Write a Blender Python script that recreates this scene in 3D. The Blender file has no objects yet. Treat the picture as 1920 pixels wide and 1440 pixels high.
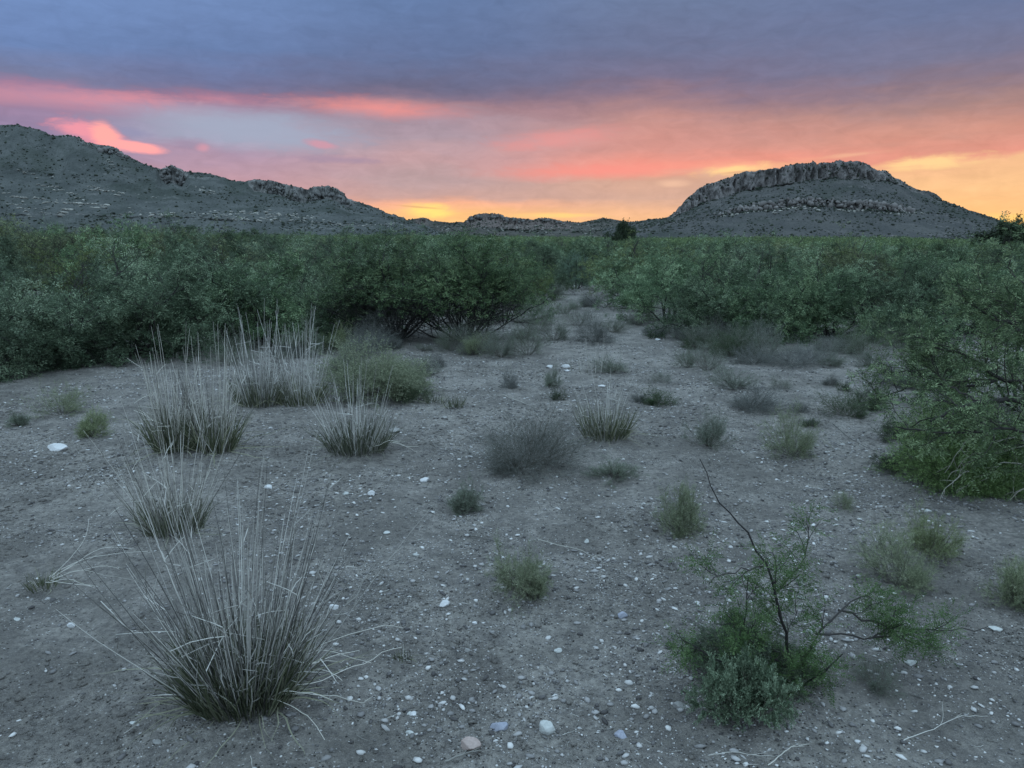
import bpy, math, random
import numpy as np
from math import radians as R

# ------------------------------------------------------------------ camera, world, sun
scene = bpy.context.scene
COL = scene.collection
CH, PITCH, FPX = 1.6, R(10.7), 1450.0          # eye height, downward tilt, focal length in photo pixels
CP, SP = math.cos(PITCH), math.sin(PITCH)
cam_data = bpy.data.cameras.new("camera")
cam = bpy.data.objects.new("camera", cam_data)
COL.objects.link(cam)
cam.location = (0, 0, CH)
cam.rotation_euler = (math.pi / 2 - PITCH, 0, 0)
cam_data.sensor_width = 36.0
cam_data.lens = 36.0 * FPX / 1920.0
cam_data.clip_start = 0.05
cam_data.clip_end = 9000
scene.camera = cam
scene.view_settings.view_transform = 'Standard'
scene.view_settings.look = 'None'
scene.view_settings.gamma = 1.0
scene.view_settings.exposure = 0.0
scene.view_settings.use_curve_mapping = False
scene.cycles.use_denoising = True
scene.cycles.max_bounces = 5
scene.cycles.diffuse_bounces = 2
scene.cycles.transparent_max_bounces = 4


def ray(px, py):
    xc = (np.asarray(px, float) - 960) / FPX
    yc = -(np.asarray(py, float) - 720) / FPX
    return xc + 0 * yc, CP + yc * SP + 0 * xc, -SP + yc * CP + 0 * xc


def azel(px, py):
    x, y, z = ray(px, py)
    n = math.sqrt(x * x + y * y + z * z)
    return math.degrees(math.atan2(x, y)), math.degrees(math.asin(z / n))


def lin(c):
    c = np.array(c, float) / 255.0
    return tuple(np.where(c <= 0.04045, c / 12.92, ((c + 0.055) / 1.055) ** 2.4))


class NT:
    """tiny node-tree helper"""
    def __init__(s, tree):
        s.t = tree; s.n = tree.nodes; s.l = tree.links

    def put(s, sock, v):
        if isinstance(v, bpy.types.NodeSocket):
            s.l.new(v, sock)
        elif isinstance(v, (tuple, list)) and sock.type == 'RGBA':
            sock.default_value = tuple(v)[:3] + (1,)
        else:
            sock.default_value = v

    def m(s, op, a, b=None, c=None, clamp=False):
        n = s.n.new('ShaderNodeMath'); n.operation = op; n.use_clamp = clamp
        s.put(n.inputs[0], a)
        if b is not None: s.put(n.inputs[1], b)
        if c is not None: s.put(n.inputs[2], c)
        return n.outputs[0]

    def maprange(s, v, a, b, c=0.0, d=1.0, kind='SMOOTHSTEP'):
        n = s.n.new('ShaderNodeMapRange'); n.interpolation_type = kind
        s.put(n.inputs[0], v)
        for i, q in enumerate((a, b, c, d)): n.inputs[1 + i].default_value = q
        return n.outputs[0]

    def mix(s, f, a, b, blend='MIX'):
        n = s.n.new('ShaderNodeMix'); n.data_type = 'RGBA'; n.blend_type = blend
        s.put(n.inputs[0], f); s.put(n.inputs[6], a); s.put(n.inputs[7], b)
        return n.outputs[2]

    def ramp(s, f, stops, interp='LINEAR'):
        n = s.n.new('ShaderNodeValToRGB'); cr = n.color_ramp; cr.interpolation = interp
        while len(cr.elements) < len(stops): cr.elements.new(0.5)
        for e, (p, c) in zip(cr.elements, stops):
            e.position = p; e.color = tuple(c) + (1,)
        s.put(n.inputs[0], f)
        return n.outputs[0]

    def noise(s, vec, scale, detail=4, rough=0.55, dist=0.0):
        n = s.n.new('ShaderNodeTexNoise')
        if vec is not None: s.put(n.inputs['Vector'], vec)
        n.inputs['Scale'].default_value = scale; n.inputs['Detail'].default_value = detail
        n.inputs['Roughness'].default_value = rough; n.inputs['Distortion'].default_value = dist
        return n.outputs['Fac']

    def vor(s, vec, scale, out='Distance', rnd=1.0):
        n = s.n.new('ShaderNodeTexVoronoi')
        if vec is not None: s.put(n.inputs['Vector'], vec)
        n.inputs['Scale'].default_value = scale; n.inputs['Randomness'].default_value = rnd
        return n.outputs[out]

    def comb(s, x, y, z=0.0):
        n = s.n.new('ShaderNodeCombineXYZ')
        s.put(n.inputs[0], x); s.put(n.inputs[1], y); s.put(n.inputs[2], z)
        return n.outputs[0]


SKY_GAIN = 1.0
world = bpy.data.worlds.new("World")
scene.world = world
world.use_nodes = True


def build_world():
    t = NT(world.node_tree); t.n.clear()
    tc = t.n.new('ShaderNodeTexCoord').outputs['Generated']
    sp = t.n.new('ShaderNodeSeparateXYZ'); t.put(sp.inputs[0], tc)
    X, Y, Z = sp.outputs
    az = t.m('MULTIPLY', t.m('ARCTAN2', X, Y), 180 / math.pi)
    el = t.m('MULTIPLY', t.m('ARCSINE', Z), 180 / math.pi)
    v1 = t.comb(t.m('MULTIPLY', az, 0.05), t.m('MULTIPLY', el, 0.22))
    n1 = t.noise(v1, 1.6, 5, 0.55)
    v2 = t.comb(t.m('MULTIPLY', az, 0.16), t.m('MULTIPLY', el, 0.7), 3.7)
    n2 = t.noise(v2, 1.7, 6, 0.6, 0.3)
    warp = t.m('ADD', t.m('MULTIPLY', t.m('SUBTRACT', n1, 0.5), 3.0), t.m('MULTIPLY', t.m('SUBTRACT', n2, 0.5), 1.1))
    elw = t.m('ADD', el, t.m('MULTIPLY', warp, t.maprange(el, 0.0, 6.0, 0.25, 1.0)))
    azw = t.m('ADD', az, t.m('MULTIPLY', t.m('SUBTRACT', n2, 0.5), 5.0))
    cols = [
        (60, [(0, (86, 124, 182)), (80, (82, 116, 172)), (140, (104, 112, 152)), (165, (136, 112, 148)), (190, (160, 122, 152)), (208, (146, 118, 152)), (250, (136, 120, 158)), (300, (172, 128, 152)), (440, (200, 135, 135))]),
        (400, [(0, (86, 122, 178)), (90, (80, 111, 164)), (150, (98, 102, 144)), (172, (122, 106, 140)), (183, (140, 116, 146)), (198, (152, 134, 162)), (218, (146, 150, 176)), (262, (150, 152, 178)), (290, (165, 136, 162)), (340, (184, 138, 152)), (440, (215, 150, 120))]),
        (800, [(0, (76, 108, 158)), (100, (80, 102, 148)), (165, (98, 96, 128)), (184, (120, 104, 130)), (202, (154, 116, 130)), (222, (156, 132, 148)), (260, (166, 142, 156)), (300, (186, 144, 148)), (340, (178, 146, 148)), (370, (194, 148, 138)), (382, (238, 156, 108)), (400, (242, 172, 78)), (440, (246, 182, 70))]),
        (1250, [(0, (90, 110, 150)), (80, (92, 104, 142)), (150, (110, 103, 134)), (200, (158, 116, 122)), (230, (188, 126, 118)), (280, (204, 126, 112)), (308, (226, 122, 98)), (322, (232, 128, 98)), (338, (204, 150, 122)), (370, (202, 154, 130)), (395, (228, 164, 112)), (440, (246, 176, 84))]),
        (1800, [(0, (88, 106, 148)), (100, (104, 108, 142)), (160, (126, 110, 130)), (200, (160, 120, 118)), (250, (198, 128, 108)), (288, (218, 124, 98)), (302, (232, 168, 106)), (350, (238, 176, 102)), (400, (248, 174, 76)), (440, (252, 180, 58))]),
    ]
    prev, prev_az = None, None
    for px, stops in cols:
        s2 = []
        for py, c in reversed(stops):
            s2.append(((azel(px, py)[1] + 2) / 22.0, lin(c)))
        r = t.ramp(t.maprange(elw, -2, 20, 0, 1, 'LINEAR'), s2)
        a = azel(px, 250)[0]
        if prev is None:
            prev = r
        else:
            prev = t.mix(t.maprange(azw, prev_az, a, 0, 1, 'SMOOTHSTEP'), prev, r)
        prev_az = a
    col = prev

    def blob(col, px, py, w, h, c, rot=0.0, soft=0.9, amt=1.0, ragged=0.7):
        a0, e0 = azel(px, py)
        wa, ha = w / FPX * 57.3, h / FPX * 57.3
        dx = t.m('SUBTRACT', az, a0); dy = t.m('SUBTRACT', el, e0)
        ca, sa = math.cos(R(rot)), math.sin(R(rot))
        u = t.m('MULTIPLY_ADD', dx, ca / wa, t.m('MULTIPLY', dy, sa / wa))
        v = t.m('MULTIPLY_ADD', dx, -sa / ha, t.m('MULTIPLY', dy, ca / ha))
        d = t.m('SQRT', t.m('ADD', t.m('MULTIPLY', u, u), t.m('MULTIPLY', v, v)))
        d = t.m('ADD', d, t.m('MULTIPLY', bnoise, ragged * 4.2))
        return t.mix(t.maprange(d, 1 - soft, 1.0 + 0.1 + 0.25 * (soft > 1), amt, 0.0), col, lin(c))

    n3 = t.noise(t.comb(t.m('MULTIPLY', az, 0.11), t.m('MULTIPLY', el, 1.5), 9.1), 1.5, 6, 0.6)
    soft_ = t.maprange(t.m('ADD', t.m('MULTIPLY', n3, .5), t.m('MULTIPLY', n2, .5)), .3, .7, .95, 1.05, 'LINEAR')
    sc = t.n.new('ShaderNodeVectorMath'); sc.operation = 'SCALE'; t.put(sc.inputs[0], col); t.put(sc.inputs[3], soft_); col = sc.outputs[0]
    n4 = t.noise(t.comb(t.m('MULTIPLY', az, 0.55), t.m('MULTIPLY', el, 1.3), 5.3), 1.0, 7, 0.62, 0.6)
    bnoise = t.m('SUBTRACT', t.m('ADD', t.m('MULTIPLY', n3, .25), t.m('ADD', t.m('MULTIPLY', n2, .3), t.m('MULTIPLY', n4, .45))), 0.5)
    mott = t.maprange(n4, .3, .7, .93, 1.07, 'LINEAR')
    sc2 = t.n.new('ShaderNodeVectorMath'); sc2.operation = 'SCALE'; t.put(sc2.inputs[0], col); t.put(sc2.inputs[3], mott); col = sc2.outputs[0]
    col = blob(col, 110, 180, 230, 22, (212, 124, 144), -2, 1.35, 0.55, 0.7)
    col = blob(col, 245, 185, 80, 14, (224, 118, 130), 0, 1.35, 0.6, 0.7)
    col = blob(col, 405, 184, 120, 13, (214, 112, 130), -1, 1.35, 0.5, 0.7)
    col = blob(col, 480, 245, 200, 38, (150, 160, 186), -4, 0.9, 0.8)
    col = blob(col, 1050, 262, 160, 22, (228, 124, 118), 4, 0.95, 0.6)
    col = blob(col, 1130, 320, 210, 18, (240, 112, 92), 1, 1.3, 0.85)
    col = blob(col, 710, 203, 165, 18, (230, 116, 108), -3, 1.3, 0.9, 0.5)
    col = blob(col, 165, 248, 66, 20, (236, 122, 140), -14, 0.8, 0.9, 0.7)
    col = blob(col, 200, 255, 30, 22, (255, 140, 130), -40, 0.6, 1.0, 0.5)
    col = blob(col, 252, 275, 54, 11, (255, 138, 134), -5, 0.5, 1.0, 0.35)
    col = blob(col, 250, 248, 36, 10, (136, 134, 170), -8, 0.8, 0.8, 0.5)
    col = blob(col, 380, 276, 14, 9, (214, 132, 150), 0, 0.9, 0.7, 0.5)
    col = blob(col, 352, 268, 36, 12, (150, 128, 158), 0, 0.9, 0.5, 0.6)
    col = blob(col, 606, 272, 34, 9, (206, 128, 146), -8, 0.9, 0.75, 0.9)
    col = blob(col, 620, 298, 110, 9, (158, 132, 158), 0, 0.9, 0.7, 0.8)
    col = blob(col, 1375, 318, 80, 12, (250, 196, 108), 3, 0.95, 0.95, 0.8)
    col = blob(col, 1395, 322, 50, 3, (206, 150, 100), 3, 0.8, 0.7, 0.6)
    col = blob(col, 1745, 304, 95, 13, (248, 198, 112), 3, 0.95, 0.9, 0.8)
    col = blob(col, 1260, 344, 34, 9, (236, 180, 140), 0, 0.9, 0.6, 0.6)
    col = blob(col, 800, 394, 62, 16, (255, 212, 62), -3, 0.9, 1.0, 0.7)
    col = blob(col, 780, 388, 60, 3, (214, 150, 80), -4, 0.8, 0.7, 0.7)
    col = blob(col, 1060, 404, 110, 6, (255, 196, 70), 0, 0.9, 0.8, 0.7)
    col = blob(col, 1600, 290, 60, 5, (232, 166, 120), 3, 0.9, 0.6, 0.8)
    col = blob(col, 1900, 412, 90, 16, (255, 196, 50), 0, 0.9, 0.8, 0.6)
    hs = t.n.new('ShaderNodeHueSaturation'); t.put(hs.inputs['Color'], col)
    hs.inputs['Saturation'].default_value = 0.84; hs.inputs['Value'].default_value = 1.17
    col = hs.outputs[0]
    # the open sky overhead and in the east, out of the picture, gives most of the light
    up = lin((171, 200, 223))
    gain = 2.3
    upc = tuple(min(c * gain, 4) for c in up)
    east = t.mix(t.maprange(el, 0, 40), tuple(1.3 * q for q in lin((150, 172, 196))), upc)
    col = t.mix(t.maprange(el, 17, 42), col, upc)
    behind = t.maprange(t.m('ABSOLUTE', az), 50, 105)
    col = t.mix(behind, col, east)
    sky = t.n.new('ShaderNodeTexSky'); sky.sky_type = 'NISHITA'; sky.sun_disc = False
    sky.sun_elevation = R(1.0); sky.sun_rotation = R(20)
    bg1 = t.n.new('ShaderNodeBackground'); t.put(bg1.inputs[0], sky.outputs[0]); bg1.inputs[1].default_value = 0.05
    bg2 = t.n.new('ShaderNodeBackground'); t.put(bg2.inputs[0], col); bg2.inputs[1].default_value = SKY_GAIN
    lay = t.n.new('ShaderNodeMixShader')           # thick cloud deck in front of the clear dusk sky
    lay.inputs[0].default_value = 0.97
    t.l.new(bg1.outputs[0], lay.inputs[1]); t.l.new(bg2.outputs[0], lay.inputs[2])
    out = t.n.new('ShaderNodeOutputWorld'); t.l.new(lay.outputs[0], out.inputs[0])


build_world()
sun_d = bpy.data.lights.new("sun", 'SUN')
sun_d.energy = 0.25; sun_d.angle = R(12); sun_d.color = (1.0, 0.72, 0.5)
sun = bpy.data.objects.new("sun", sun_d); COL.objects.link(sun)
sun.rotation_euler = (R(88.5), 0, R(180 - 20))    # just at the horizon behind the mesa
sun.location = (0, 0, 50)

# ------------------------------------------------------------------ geometry helpers
def vnoise(x, y, seed=0):
    xi = np.floor(x).astype(np.int64); yi = np.floor(y).astype(np.int64)
    fx = x - xi; fy = y - yi
    fx = fx * fx * (3 - 2 * fx); fy = fy * fy * (3 - 2 * fy)

    def h(a, b):
        n = (a * 374761393 + b * 668265263 + seed * 1442695041) & 0xffffffff
        n = ((n ^ (n >> 13)) * 1274126177) & 0xffffffff
        return ((n ^ (n >> 16)) & 0xffff) / 65535.0
    return (h(xi, yi) * (1 - fx) + h(xi + 1, yi) * fx) * (1 - fy) + (h(xi, yi + 1) * (1 - fx) + h(xi + 1, yi + 1) * fx) * fy


def fbm(x, y, oct=4, seed=0, gain=0.5):
    x = np.asarray(x, float); y = np.asarray(y, float)
    s = 0; a = 1; tot = 0
    for i in range(oct):
        s = s + a * (vnoise(x, y, seed + i * 17) - 0.5) * 2; tot += a
        a *= gain; x = x * 2.03 + 11.3; y = y * 2.03 + 5.7
    return s / tot


MOUNDS = []


def hgt(x, y):
    x = np.asarray(x, float); y = np.asarray(y, float)
    d = np.hypot(x, y)
    near = np.clip(1.4 - d / 60.0, 0, 1)
    z = 0.05 * fbm(x * 0.35, y * 0.35, 3, 5) + 0.022 * fbm(x * 2.1, y * 2.1, 4, 9) * near + (0.012 * fbm(x * 9, y * 9, 3, 21) + 0.005 * np.abs(fbm(x * 30, y * 30, 2, 33))) * near
    z = z + np.clip((d - 60) / 1000.0, 0, 1) ** 1.3 * -3.0
    for mx, my, r, a in MOUNDS:
        z = z + a * np.exp(-((x - mx) ** 2 + (y - my) ** 2) / (r * r))
    return z


def ground(px, py):
    dx, dy, dz = ray(px, py)
    k = -CH / dz
    for _ in range(3):
        k = (hgt(dx * k, dy * k) - CH) / dz
    return float(dx * k), float(dy * k)


def at(px, py, Y):
    dx, dy, dz = ray(px, py)
    k = Y / dy
    return np.stack([dx * k, dy * k, CH + dz * k], -1)


def depth(x, y, z=0.0):
    return y * CP + (CH - z) * SP


def build(name, V, Fs, mat, parent=None, rnd=None, smooth=False, mat2=None):
    """V (n,3); Fs list of (m,k) index arrays"""
    me = bpy.data.meshes.new(name)
    V = np.asarray(V, np.float32)
    Fs = [np.asarray(f, np.int32) for f in Fs if len(f)]
    me.vertices.add(len(V)); me.vertices.foreach_set('co', V.ravel())
    loops = np.concatenate([f.ravel() for f in Fs])
    tot = np.concatenate([np.full(len(f), f.shape[1], np.int32) for f in Fs])
    st = np.concatenate([[0], np.cumsum(tot)[:-1]]).astype(np.int32)
    me.loops.add(len(loops)); me.loops.foreach_set('vertex_index', loops)
    me.polygons.add(len(tot)); me.polygons.foreach_set('loop_start', st); me.polygons.foreach_set('loop_total', tot)
    if smooth: me.polygons.foreach_set('use_smooth', np.ones(len(tot), bool))
    if rnd is not None:
        a = me.attributes.new('rnd', 'FLOAT', 'POINT'); a.data.foreach_set('value', np.asarray(rnd, np.float32))
    me.update(calc_edges=True)
    me.materials.append(mat)
    o = bpy.data.objects.new(name, me); COL.objects.link(o)
    if parent: o.parent = parent
    return o


class Geo:
    def __init__(s): s.V = []; s.F3 = []; s.F4 = []; s.r = []; s.n = 0

    def add(s, V, F, rnd):
        V = np.asarray(V).reshape(-1, 3); F = np.asarray(F)
        if len(V) == 0: return
        (s.F3 if F.shape[1] == 3 else s.F4).append(F + s.n)
        s.V.append(V); s.r.append(np.broadcast_to(rnd, (len(V),)).astype(float)); s.n += len(V)

    def cat(s):
        s.V = [np.concatenate(s.V)]; s.r = [np.concatenate(s.r)]

    def make(s, name, mat, parent=None, smooth=False):
        s.cat()
        Fs = []
        if s.F3: Fs.append(np.concatenate(s.F3))
        if s.F4: Fs.append(np.concatenate(s.F4))
        return build(name, s.V[0], Fs, mat, parent, s.r[0], smooth)


def unit(v):
    return v / np.maximum(np.linalg.norm(v, axis=-1, keepdims=True), 1e-9)


def perp(T, rng):
    r = rng.normal(size=T.shape)
    r -= (r * T).sum(-1, keepdims=True) * T
    return unit(r)


def grow(S, D, L, K, wander, up, rng):
    N = len(S); P = np.zeros((N, K, 3)); P[:, 0] = S; d = unit(D.copy())
    step = np.reshape(np.asarray(L) / (K - 1), (-1, 1)) * np.ones((N, 1))
    for k in range(1, K):
        d = d + rng.normal(size=(N, 3)) * wander
        d[:, 2] += up
        d = unit(d)
        P[:, k] = P[:, k - 1] + d * step
    return P


def children(P, n, t0, t1, ang, rng, angj=0.25):
    N, K, _ = P.shape
    idx = np.repeat(np.arange(N), n)
    t = rng.uniform(t0, t1, len(idx)) * (K - 1)
    i = np.minimum(t.astype(int), K - 2); f = (t - i)[:, None]
    a = P[idx, i]; b = P[idx, i + 1]
    T = unit(b - a)
    an = (ang + rng.normal(size=len(idx)) * angj)[:, None]
    return a * (1 - f) + b * f, unit(np.cos(an) * T + np.sin(an) * perp(T, rng)), idx, t / (K - 1)


def tubes(g, P, R0, R1, sides, rnd):
    N, K, _ = P.shape
    if N == 0: return
    T = np.gradient(P, axis=1); T = unit(T)
    ref = np.where(np.abs(T[..., 2:3]) > 0.9, np.array([1., 0, 0]), np.array([0, 0, 1.]))
    A = unit(np.cross(T, ref)); B = np.cross(T, A)
    s = np.linspace(0, 1, K)[None, :]
    Rr = (np.reshape(R0, (-1, 1)) * np.ones((N, 1))) * (1 - s) + (np.reshape(R1, (-1, 1)) * np.ones((N, 1))) * s
    th = np.arange(sides) * 2 * math.pi / sides
    V = P[:, :, None] + Rr[:, :, None, None] * (np.cos(th)[None, None, :, None] * A[:, :, None] + np.sin(th)[None, None, :, None] * B[:, :, None])
    V = V.reshape(-1, 3)
    n_ = np.arange(N)[:, None, None] * K * sides; k_ = np.arange(K - 1)[None, :, None] * sides; j = np.arange(sides)[None, None, :]
    j2 = (j + 1) % sides
    F = np.stack([n_ + k_ + j, n_ + k_ + j2, n_ + k_ + sides + j2, n_ + k_ + sides + j], -1).reshape(-1, 4)
    g.add(V, F, np.repeat(np.broadcast_to(rnd, (N,)), K * sides))


def ribbons(g, P, W, rnd, rng):
    """flat tapering blades along polylines"""
    N, K, _ = P.shape
    T = unit(np.gradient(P, axis=1))
    side = unit(np.cross(T, perp(T[:, :1], rng) * np.ones((1, K, 1))))
    s = np.linspace(0, 1, K)[None, :]
    prof = np.minimum(1, s * 4 + 0.5) * (1 - s ** 2.2) + 0.04
    w = (np.reshape(W, (-1, 1)) * np.ones((N, 1)) * prof)[..., None] * 0.5
    V = np.stack([P - side * w, P + side * w], 2).reshape(-1, 3)
    n_ = np.arange(N)[:, None] * K * 2; k_ = np.arange(K - 1)[None, :] * 2
    F = np.stack([n_ + k_, n_ + k_ + 1, n_ + k_ + 3, n_ + k_ + 2], -1).reshape(-1, 4)
    g.add(V, F, np.repeat(np.broadcast_to(rnd, (N,)), K * 2))


def sprigs(g, S, D, L, nl, ll, lw, rng, rnd=None, fwd=0.5, flat=0.6):
    """feathery compound leaves: nl narrow leaflets either side of an axis"""
    N = len(S)
    if N == 0: return
    D = unit(D)
    up = np.array([0, 0, 1.0]) + rng.normal(size=(N, 3)) * flat
    side = unit(np.cross(D, up))
    t = np.linspace(0.12, 1.0, nl)[None, :, None]
    sg = np.where(np.arange(nl) % 2 == 0, 1.0, -1.0)[None, :, None]
    Lr = (np.asarray(L) * np.ones(N))[:, None, None]
    base = S[:, None] + D[:, None] * Lr * t
    dirs = unit(side[:, None] * sg + D[:, None] * fwd + rng.normal(size=(N, nl, 3)) * 0.22)
    le = ll * (0.65 + 0.7 * rng.random((N, nl, 1)))
    tip = base + dirs * le
    mid = base + dirs * le * 0.5
    wv = unit(np.cross(dirs, rng.normal(size=(N, nl, 3)) * 0.6 + np.cross(D, side)[:, None])) * lw * 0.5
    V = np.stack([base, mid - wv, tip, mid + wv], 2).reshape(-1, 3)
    M = N * nl
    F = (np.arange(M) * 4)[:, None] + np.array([0, 1, 2, 3])[None]
    if rnd is None: rnd = rng.random(N)
    rr = np.repeat(np.broadcast_to(rnd, (N,)), nl * 4) + np.repeat(rng.normal(size=M) * 0.1, 4)
    g.add(V, F, np.clip(rr, 0, 1))


def ico(sub):
    p = (1 + 5 ** 0.5) / 2
    V = [(-1, p, 0), (1, p, 0), (-1, -p, 0), (1, -p, 0), (0, -1, p), (0, 1, p), (0, -1, -p), (0, 1, -p), (p, 0, -1), (p, 0, 1), (-p, 0, -1), (-p, 0, 1)]
    F = [(0, 11, 5), (0, 5, 1), (0, 1, 7), (0, 7, 10), (0, 10, 11), (1, 5, 9), (5, 11, 4), (11, 10, 2), (10, 7, 6), (7, 1, 8),
         (3, 9, 4), (3, 4, 2), (3, 2, 6), (3, 6, 8), (3, 8, 9), (4, 9, 5), (2, 4, 11), (6, 2, 10), (8, 6, 7), (9, 8, 1)]
    V = [np.array(v) / np.linalg.norm(v) for v in V]
    for _ in range(sub):
        cache = {}; F2 = []

        def mid(a, b):
            k = (min(a, b), max(a, b))
            if k not in cache:
                v = V[a] + V[b]; V.append(v / np.linalg.norm(v)); cache[k] = len(V) - 1
            return cache[k]
        for a, b, c in F:
            ab, bc, ca = mid(a, b), mid(b, c), mid(c, a)
            F2 += [(a, ab, ca), (b, bc, ab), (c, ca, bc), (ab, bc, ca)]
        F = F2
    return np.array(V), np.array(F)


ICO0, ICO1, ICO3 = ico(0), ico(1), ico(3)


def rocks(g, C, size, rng, flat=0.6, base=ICO0, jit=0.22, rnd=None):
    V0, F0 = base; N = len(C); n = len(V0)
    S = size[:, None] * np.stack([rng.uniform(0.8, 1.5, N) if flat < 1 else rng.uniform(0.75, 1.3, N), rng.uniform(0.6, 1.0, N), rng.uniform(0.6, 1.1, N) * flat], -1)
    V = V0[None] * (1 + rng.normal(size=(N, n, 1)) * jit) * S[:, None]
    a = rng.uniform(0, 6.28, N); ca, sa = np.cos(a)[:, None], np.sin(a)[:, None]
    x = V[..., 0] * ca - V[..., 1] * sa; y = V[..., 0] * sa + V[..., 1] * ca
    V = np.stack([x, y, V[..., 2] + x * rng.normal(size=(N, 1)) * 0.2], -1) + C[:, None]
    F = F0[None] + (np.arange(N) * n)[:, None, None]
    if rnd is None: rnd = rng.random(N)
    g.add(V.reshape(-1, 3), F.reshape(-1, 3), np.repeat(rnd, n))


# ------------------------------------------------------------------ naming helpers
def tag(o, label=None, cat=None, group=None, kind=None):
    if label: o['label'] = label
    if cat: o['category'] = cat
    if group: o['group'] = group
    if kind: o['kind'] = kind
    return o


def empty(name, loc=(0, 0, 0), rz=0.0):
    o = bpy.data.objects.new(name, None); COL.objects.link(o)
    o.location = loc; o.rotation_euler = (0, 0, rz); o.empty_display_size = 0.1
    return o


def dup(root):
    c = root.copy(); COL.objects.link(c)
    for k in ('label', 'group'):
        if k in c: del c[k]
    for ch in root.children:
        d = ch.copy(); COL.objects.link(d); d.parent = c
    return c


# ------------------------------------------------------------------ materials
def mat_new(name):
    m = bpy.data.materials.new(name); m.use_nodes = True
    t = NT(m.node_tree); t.n.clear()
    out = t.n.new('ShaderNodeOutputMaterial')
    b = t.n.new('ShaderNodeBsdfPrincipled'); t.l.new(b.outputs[0], out.inputs[0])
    b.inputs['Roughness'].default_value = 0.85
    b.inputs['Specular IOR Level'].default_value = 0.25
    return m, t, b, out


def plant_mat(name, c0, c1, trans=0.0, vary=0.25, rough=0.7, c2=None, spec=0.3):
    m, t, b, out = mat_new(name)
    at_ = t.n.new('ShaderNodeAttribute'); at_.attribute_name = 'rnd'
    st = [(0.0, c0), (1.0, c1)] if c2 is None else [(0.0, c0), (0.55, c1), (1.0, c2)]
    c = t.ramp(at_.outputs['Fac'], st)
    oi = t.n.new('ShaderNodeObjectInfo')
    hs = t.n.new('ShaderNodeHueSaturation')
    t.put(hs.inputs['Color'], c)
    t.put(hs.inputs['Value'], t.maprange(oi.outputs['Random'], 0, 1, 1 - vary, 1 + vary, 'LINEAR'))
    t.put(hs.inputs['Saturation'], t.maprange(t.m('FRACT', t.m('MULTIPLY', oi.outputs['Random'], 7.3)), 0, 1, 0.8, 1.15, 'LINEAR'))
    t.put(b.inputs['Base Color'], hs.outputs[0])
    b.inputs['Roughness'].default_value = rough; b.inputs['Specular IOR Level'].default_value = spec
    if trans:
        tr = t.n.new('ShaderNodeBsdfTranslucent'); t.put(tr.inputs[0], hs.outputs[0])
        mx = t.n.new('ShaderNodeMixShader'); mx.inputs[0].default_value = trans
        t.l.new(b.outputs[0], mx.inputs[1]); t.l.new(tr.outputs[0], mx.inputs[2]); t.l.new(mx.outputs[0], out.inputs[0])
    return m


M = {}
M['mesq_leaf'] = plant_mat('mesquite_leaf', (0.032, 0.055, 0.029), (0.130, 0.190, 0.108), 0.28, 0.28, c2=(0.42, 0.53, 0.32), spec=.12)
M['mesq_dark'] = plant_mat('dark_mesquite_leaf', (0.03, 0.05, 0.028), (0.085, 0.125, 0.065), 0.25, 0.1, c2=(0.22, 0.28, 0.15), spec=.1)
M['mesq_olive'] = plant_mat('olive_mesquite_leaf', (0.05, 0.068, 0.030), (0.135, 0.165, 0.075), 0.25, 0.15, c2=(0.31, 0.36, 0.18), spec=.1)
M['near_leaf'] = plant_mat('near_mesquite_leaf', (0.045, 0.07, 0.034), (0.13, 0.18, 0.092), 0.3, 0.1, c2=(0.32, 0.40, 0.22), spec=.1)
M['mesq_far'] = plant_mat('far_mesquite_leaf', (0.045, 0.075, 0.030), (0.105, 0.155, 0.062), 0.25, 0.1, c2=(0.22, 0.30, 0.12), spec=.1)
M['mesq_bark'] = plant_mat('mesquite_bark', (0.018, 0.016, 0.015), (0.050, 0.044, 0.039), 0, 0.2)
M['dark_leaf'] = plant_mat('dark_tree_leaf', (0.020, 0.035, 0.014), (0.05, 0.075, 0.03), 0.15, 0.1)
M['pale_leaf'] = plant_mat('pale_bush_leaf', (0.10, 0.15, 0.10), (0.20, 0.26, 0.19), 0.2, 0.1)
M['straw'] = plant_mat('dry_stalk', (0.05, 0.048, 0.044), (0.27, 0.255, 0.225), 0, 0.1, c2=(0.70, 0.67, 0.60))
M['blade'] = plant_mat('grass_blade', (0.050, 0.060, 0.034), (0.125, 0.138, 0.080), 0.25, 0.1, c2=(0.40, 0.39, 0.28))
M['broom'] = plant_mat('yellow_green_twig', (0.12, 0.15, 0.085), (0.25, 0.285, 0.16), 0.3, 0.08, c2=(0.42, 0.455, 0.29), spec=.1)
M['sage'] = plant_mat('grey_green_leaf', (0.10, 0.12, 0.09), (0.21, 0.235, 0.18), 0.25, 0.1, c2=(0.34, 0.37, 0.29), spec=.1)
M['dkgreen'] = plant_mat('deep_green_leaf', (0.032, 0.050, 0.030), (0.075, 0.105, 0.060), 0.2, 0.1, c2=(0.16, 0.20, 0.115), spec=.1)
M['brightgreen'] = plant_mat('fresh_green_leaf', (0.10, 0.17, 0.05), (0.20, 0.31, 0.10), 0.3, 0.1, c2=(0.34, 0.46, 0.18), spec=.1)
M['sapling_leaf'] = plant_mat('sapling_leaf', (0.05, 0.085, 0.035), (0.09, 0.145, 0.06), 0.3, 0.1, c2=(0.15, 0.21, 0.10), spec=.1)
M['salt'] = plant_mat('saltbush_leaf', (0.075, 0.105, 0.07), (0.15, 0.19, 0.13), 0.15, 0.1, c2=(0.25, 0.30, 0.215), spec=.1)
M['dead'] = plant_mat('dead_twig', (0.038, 0.042, 0.036), (0.145, 0.150, 0.132), 0, 0.1, c2=(0.31, 0.31, 0.285))
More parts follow.
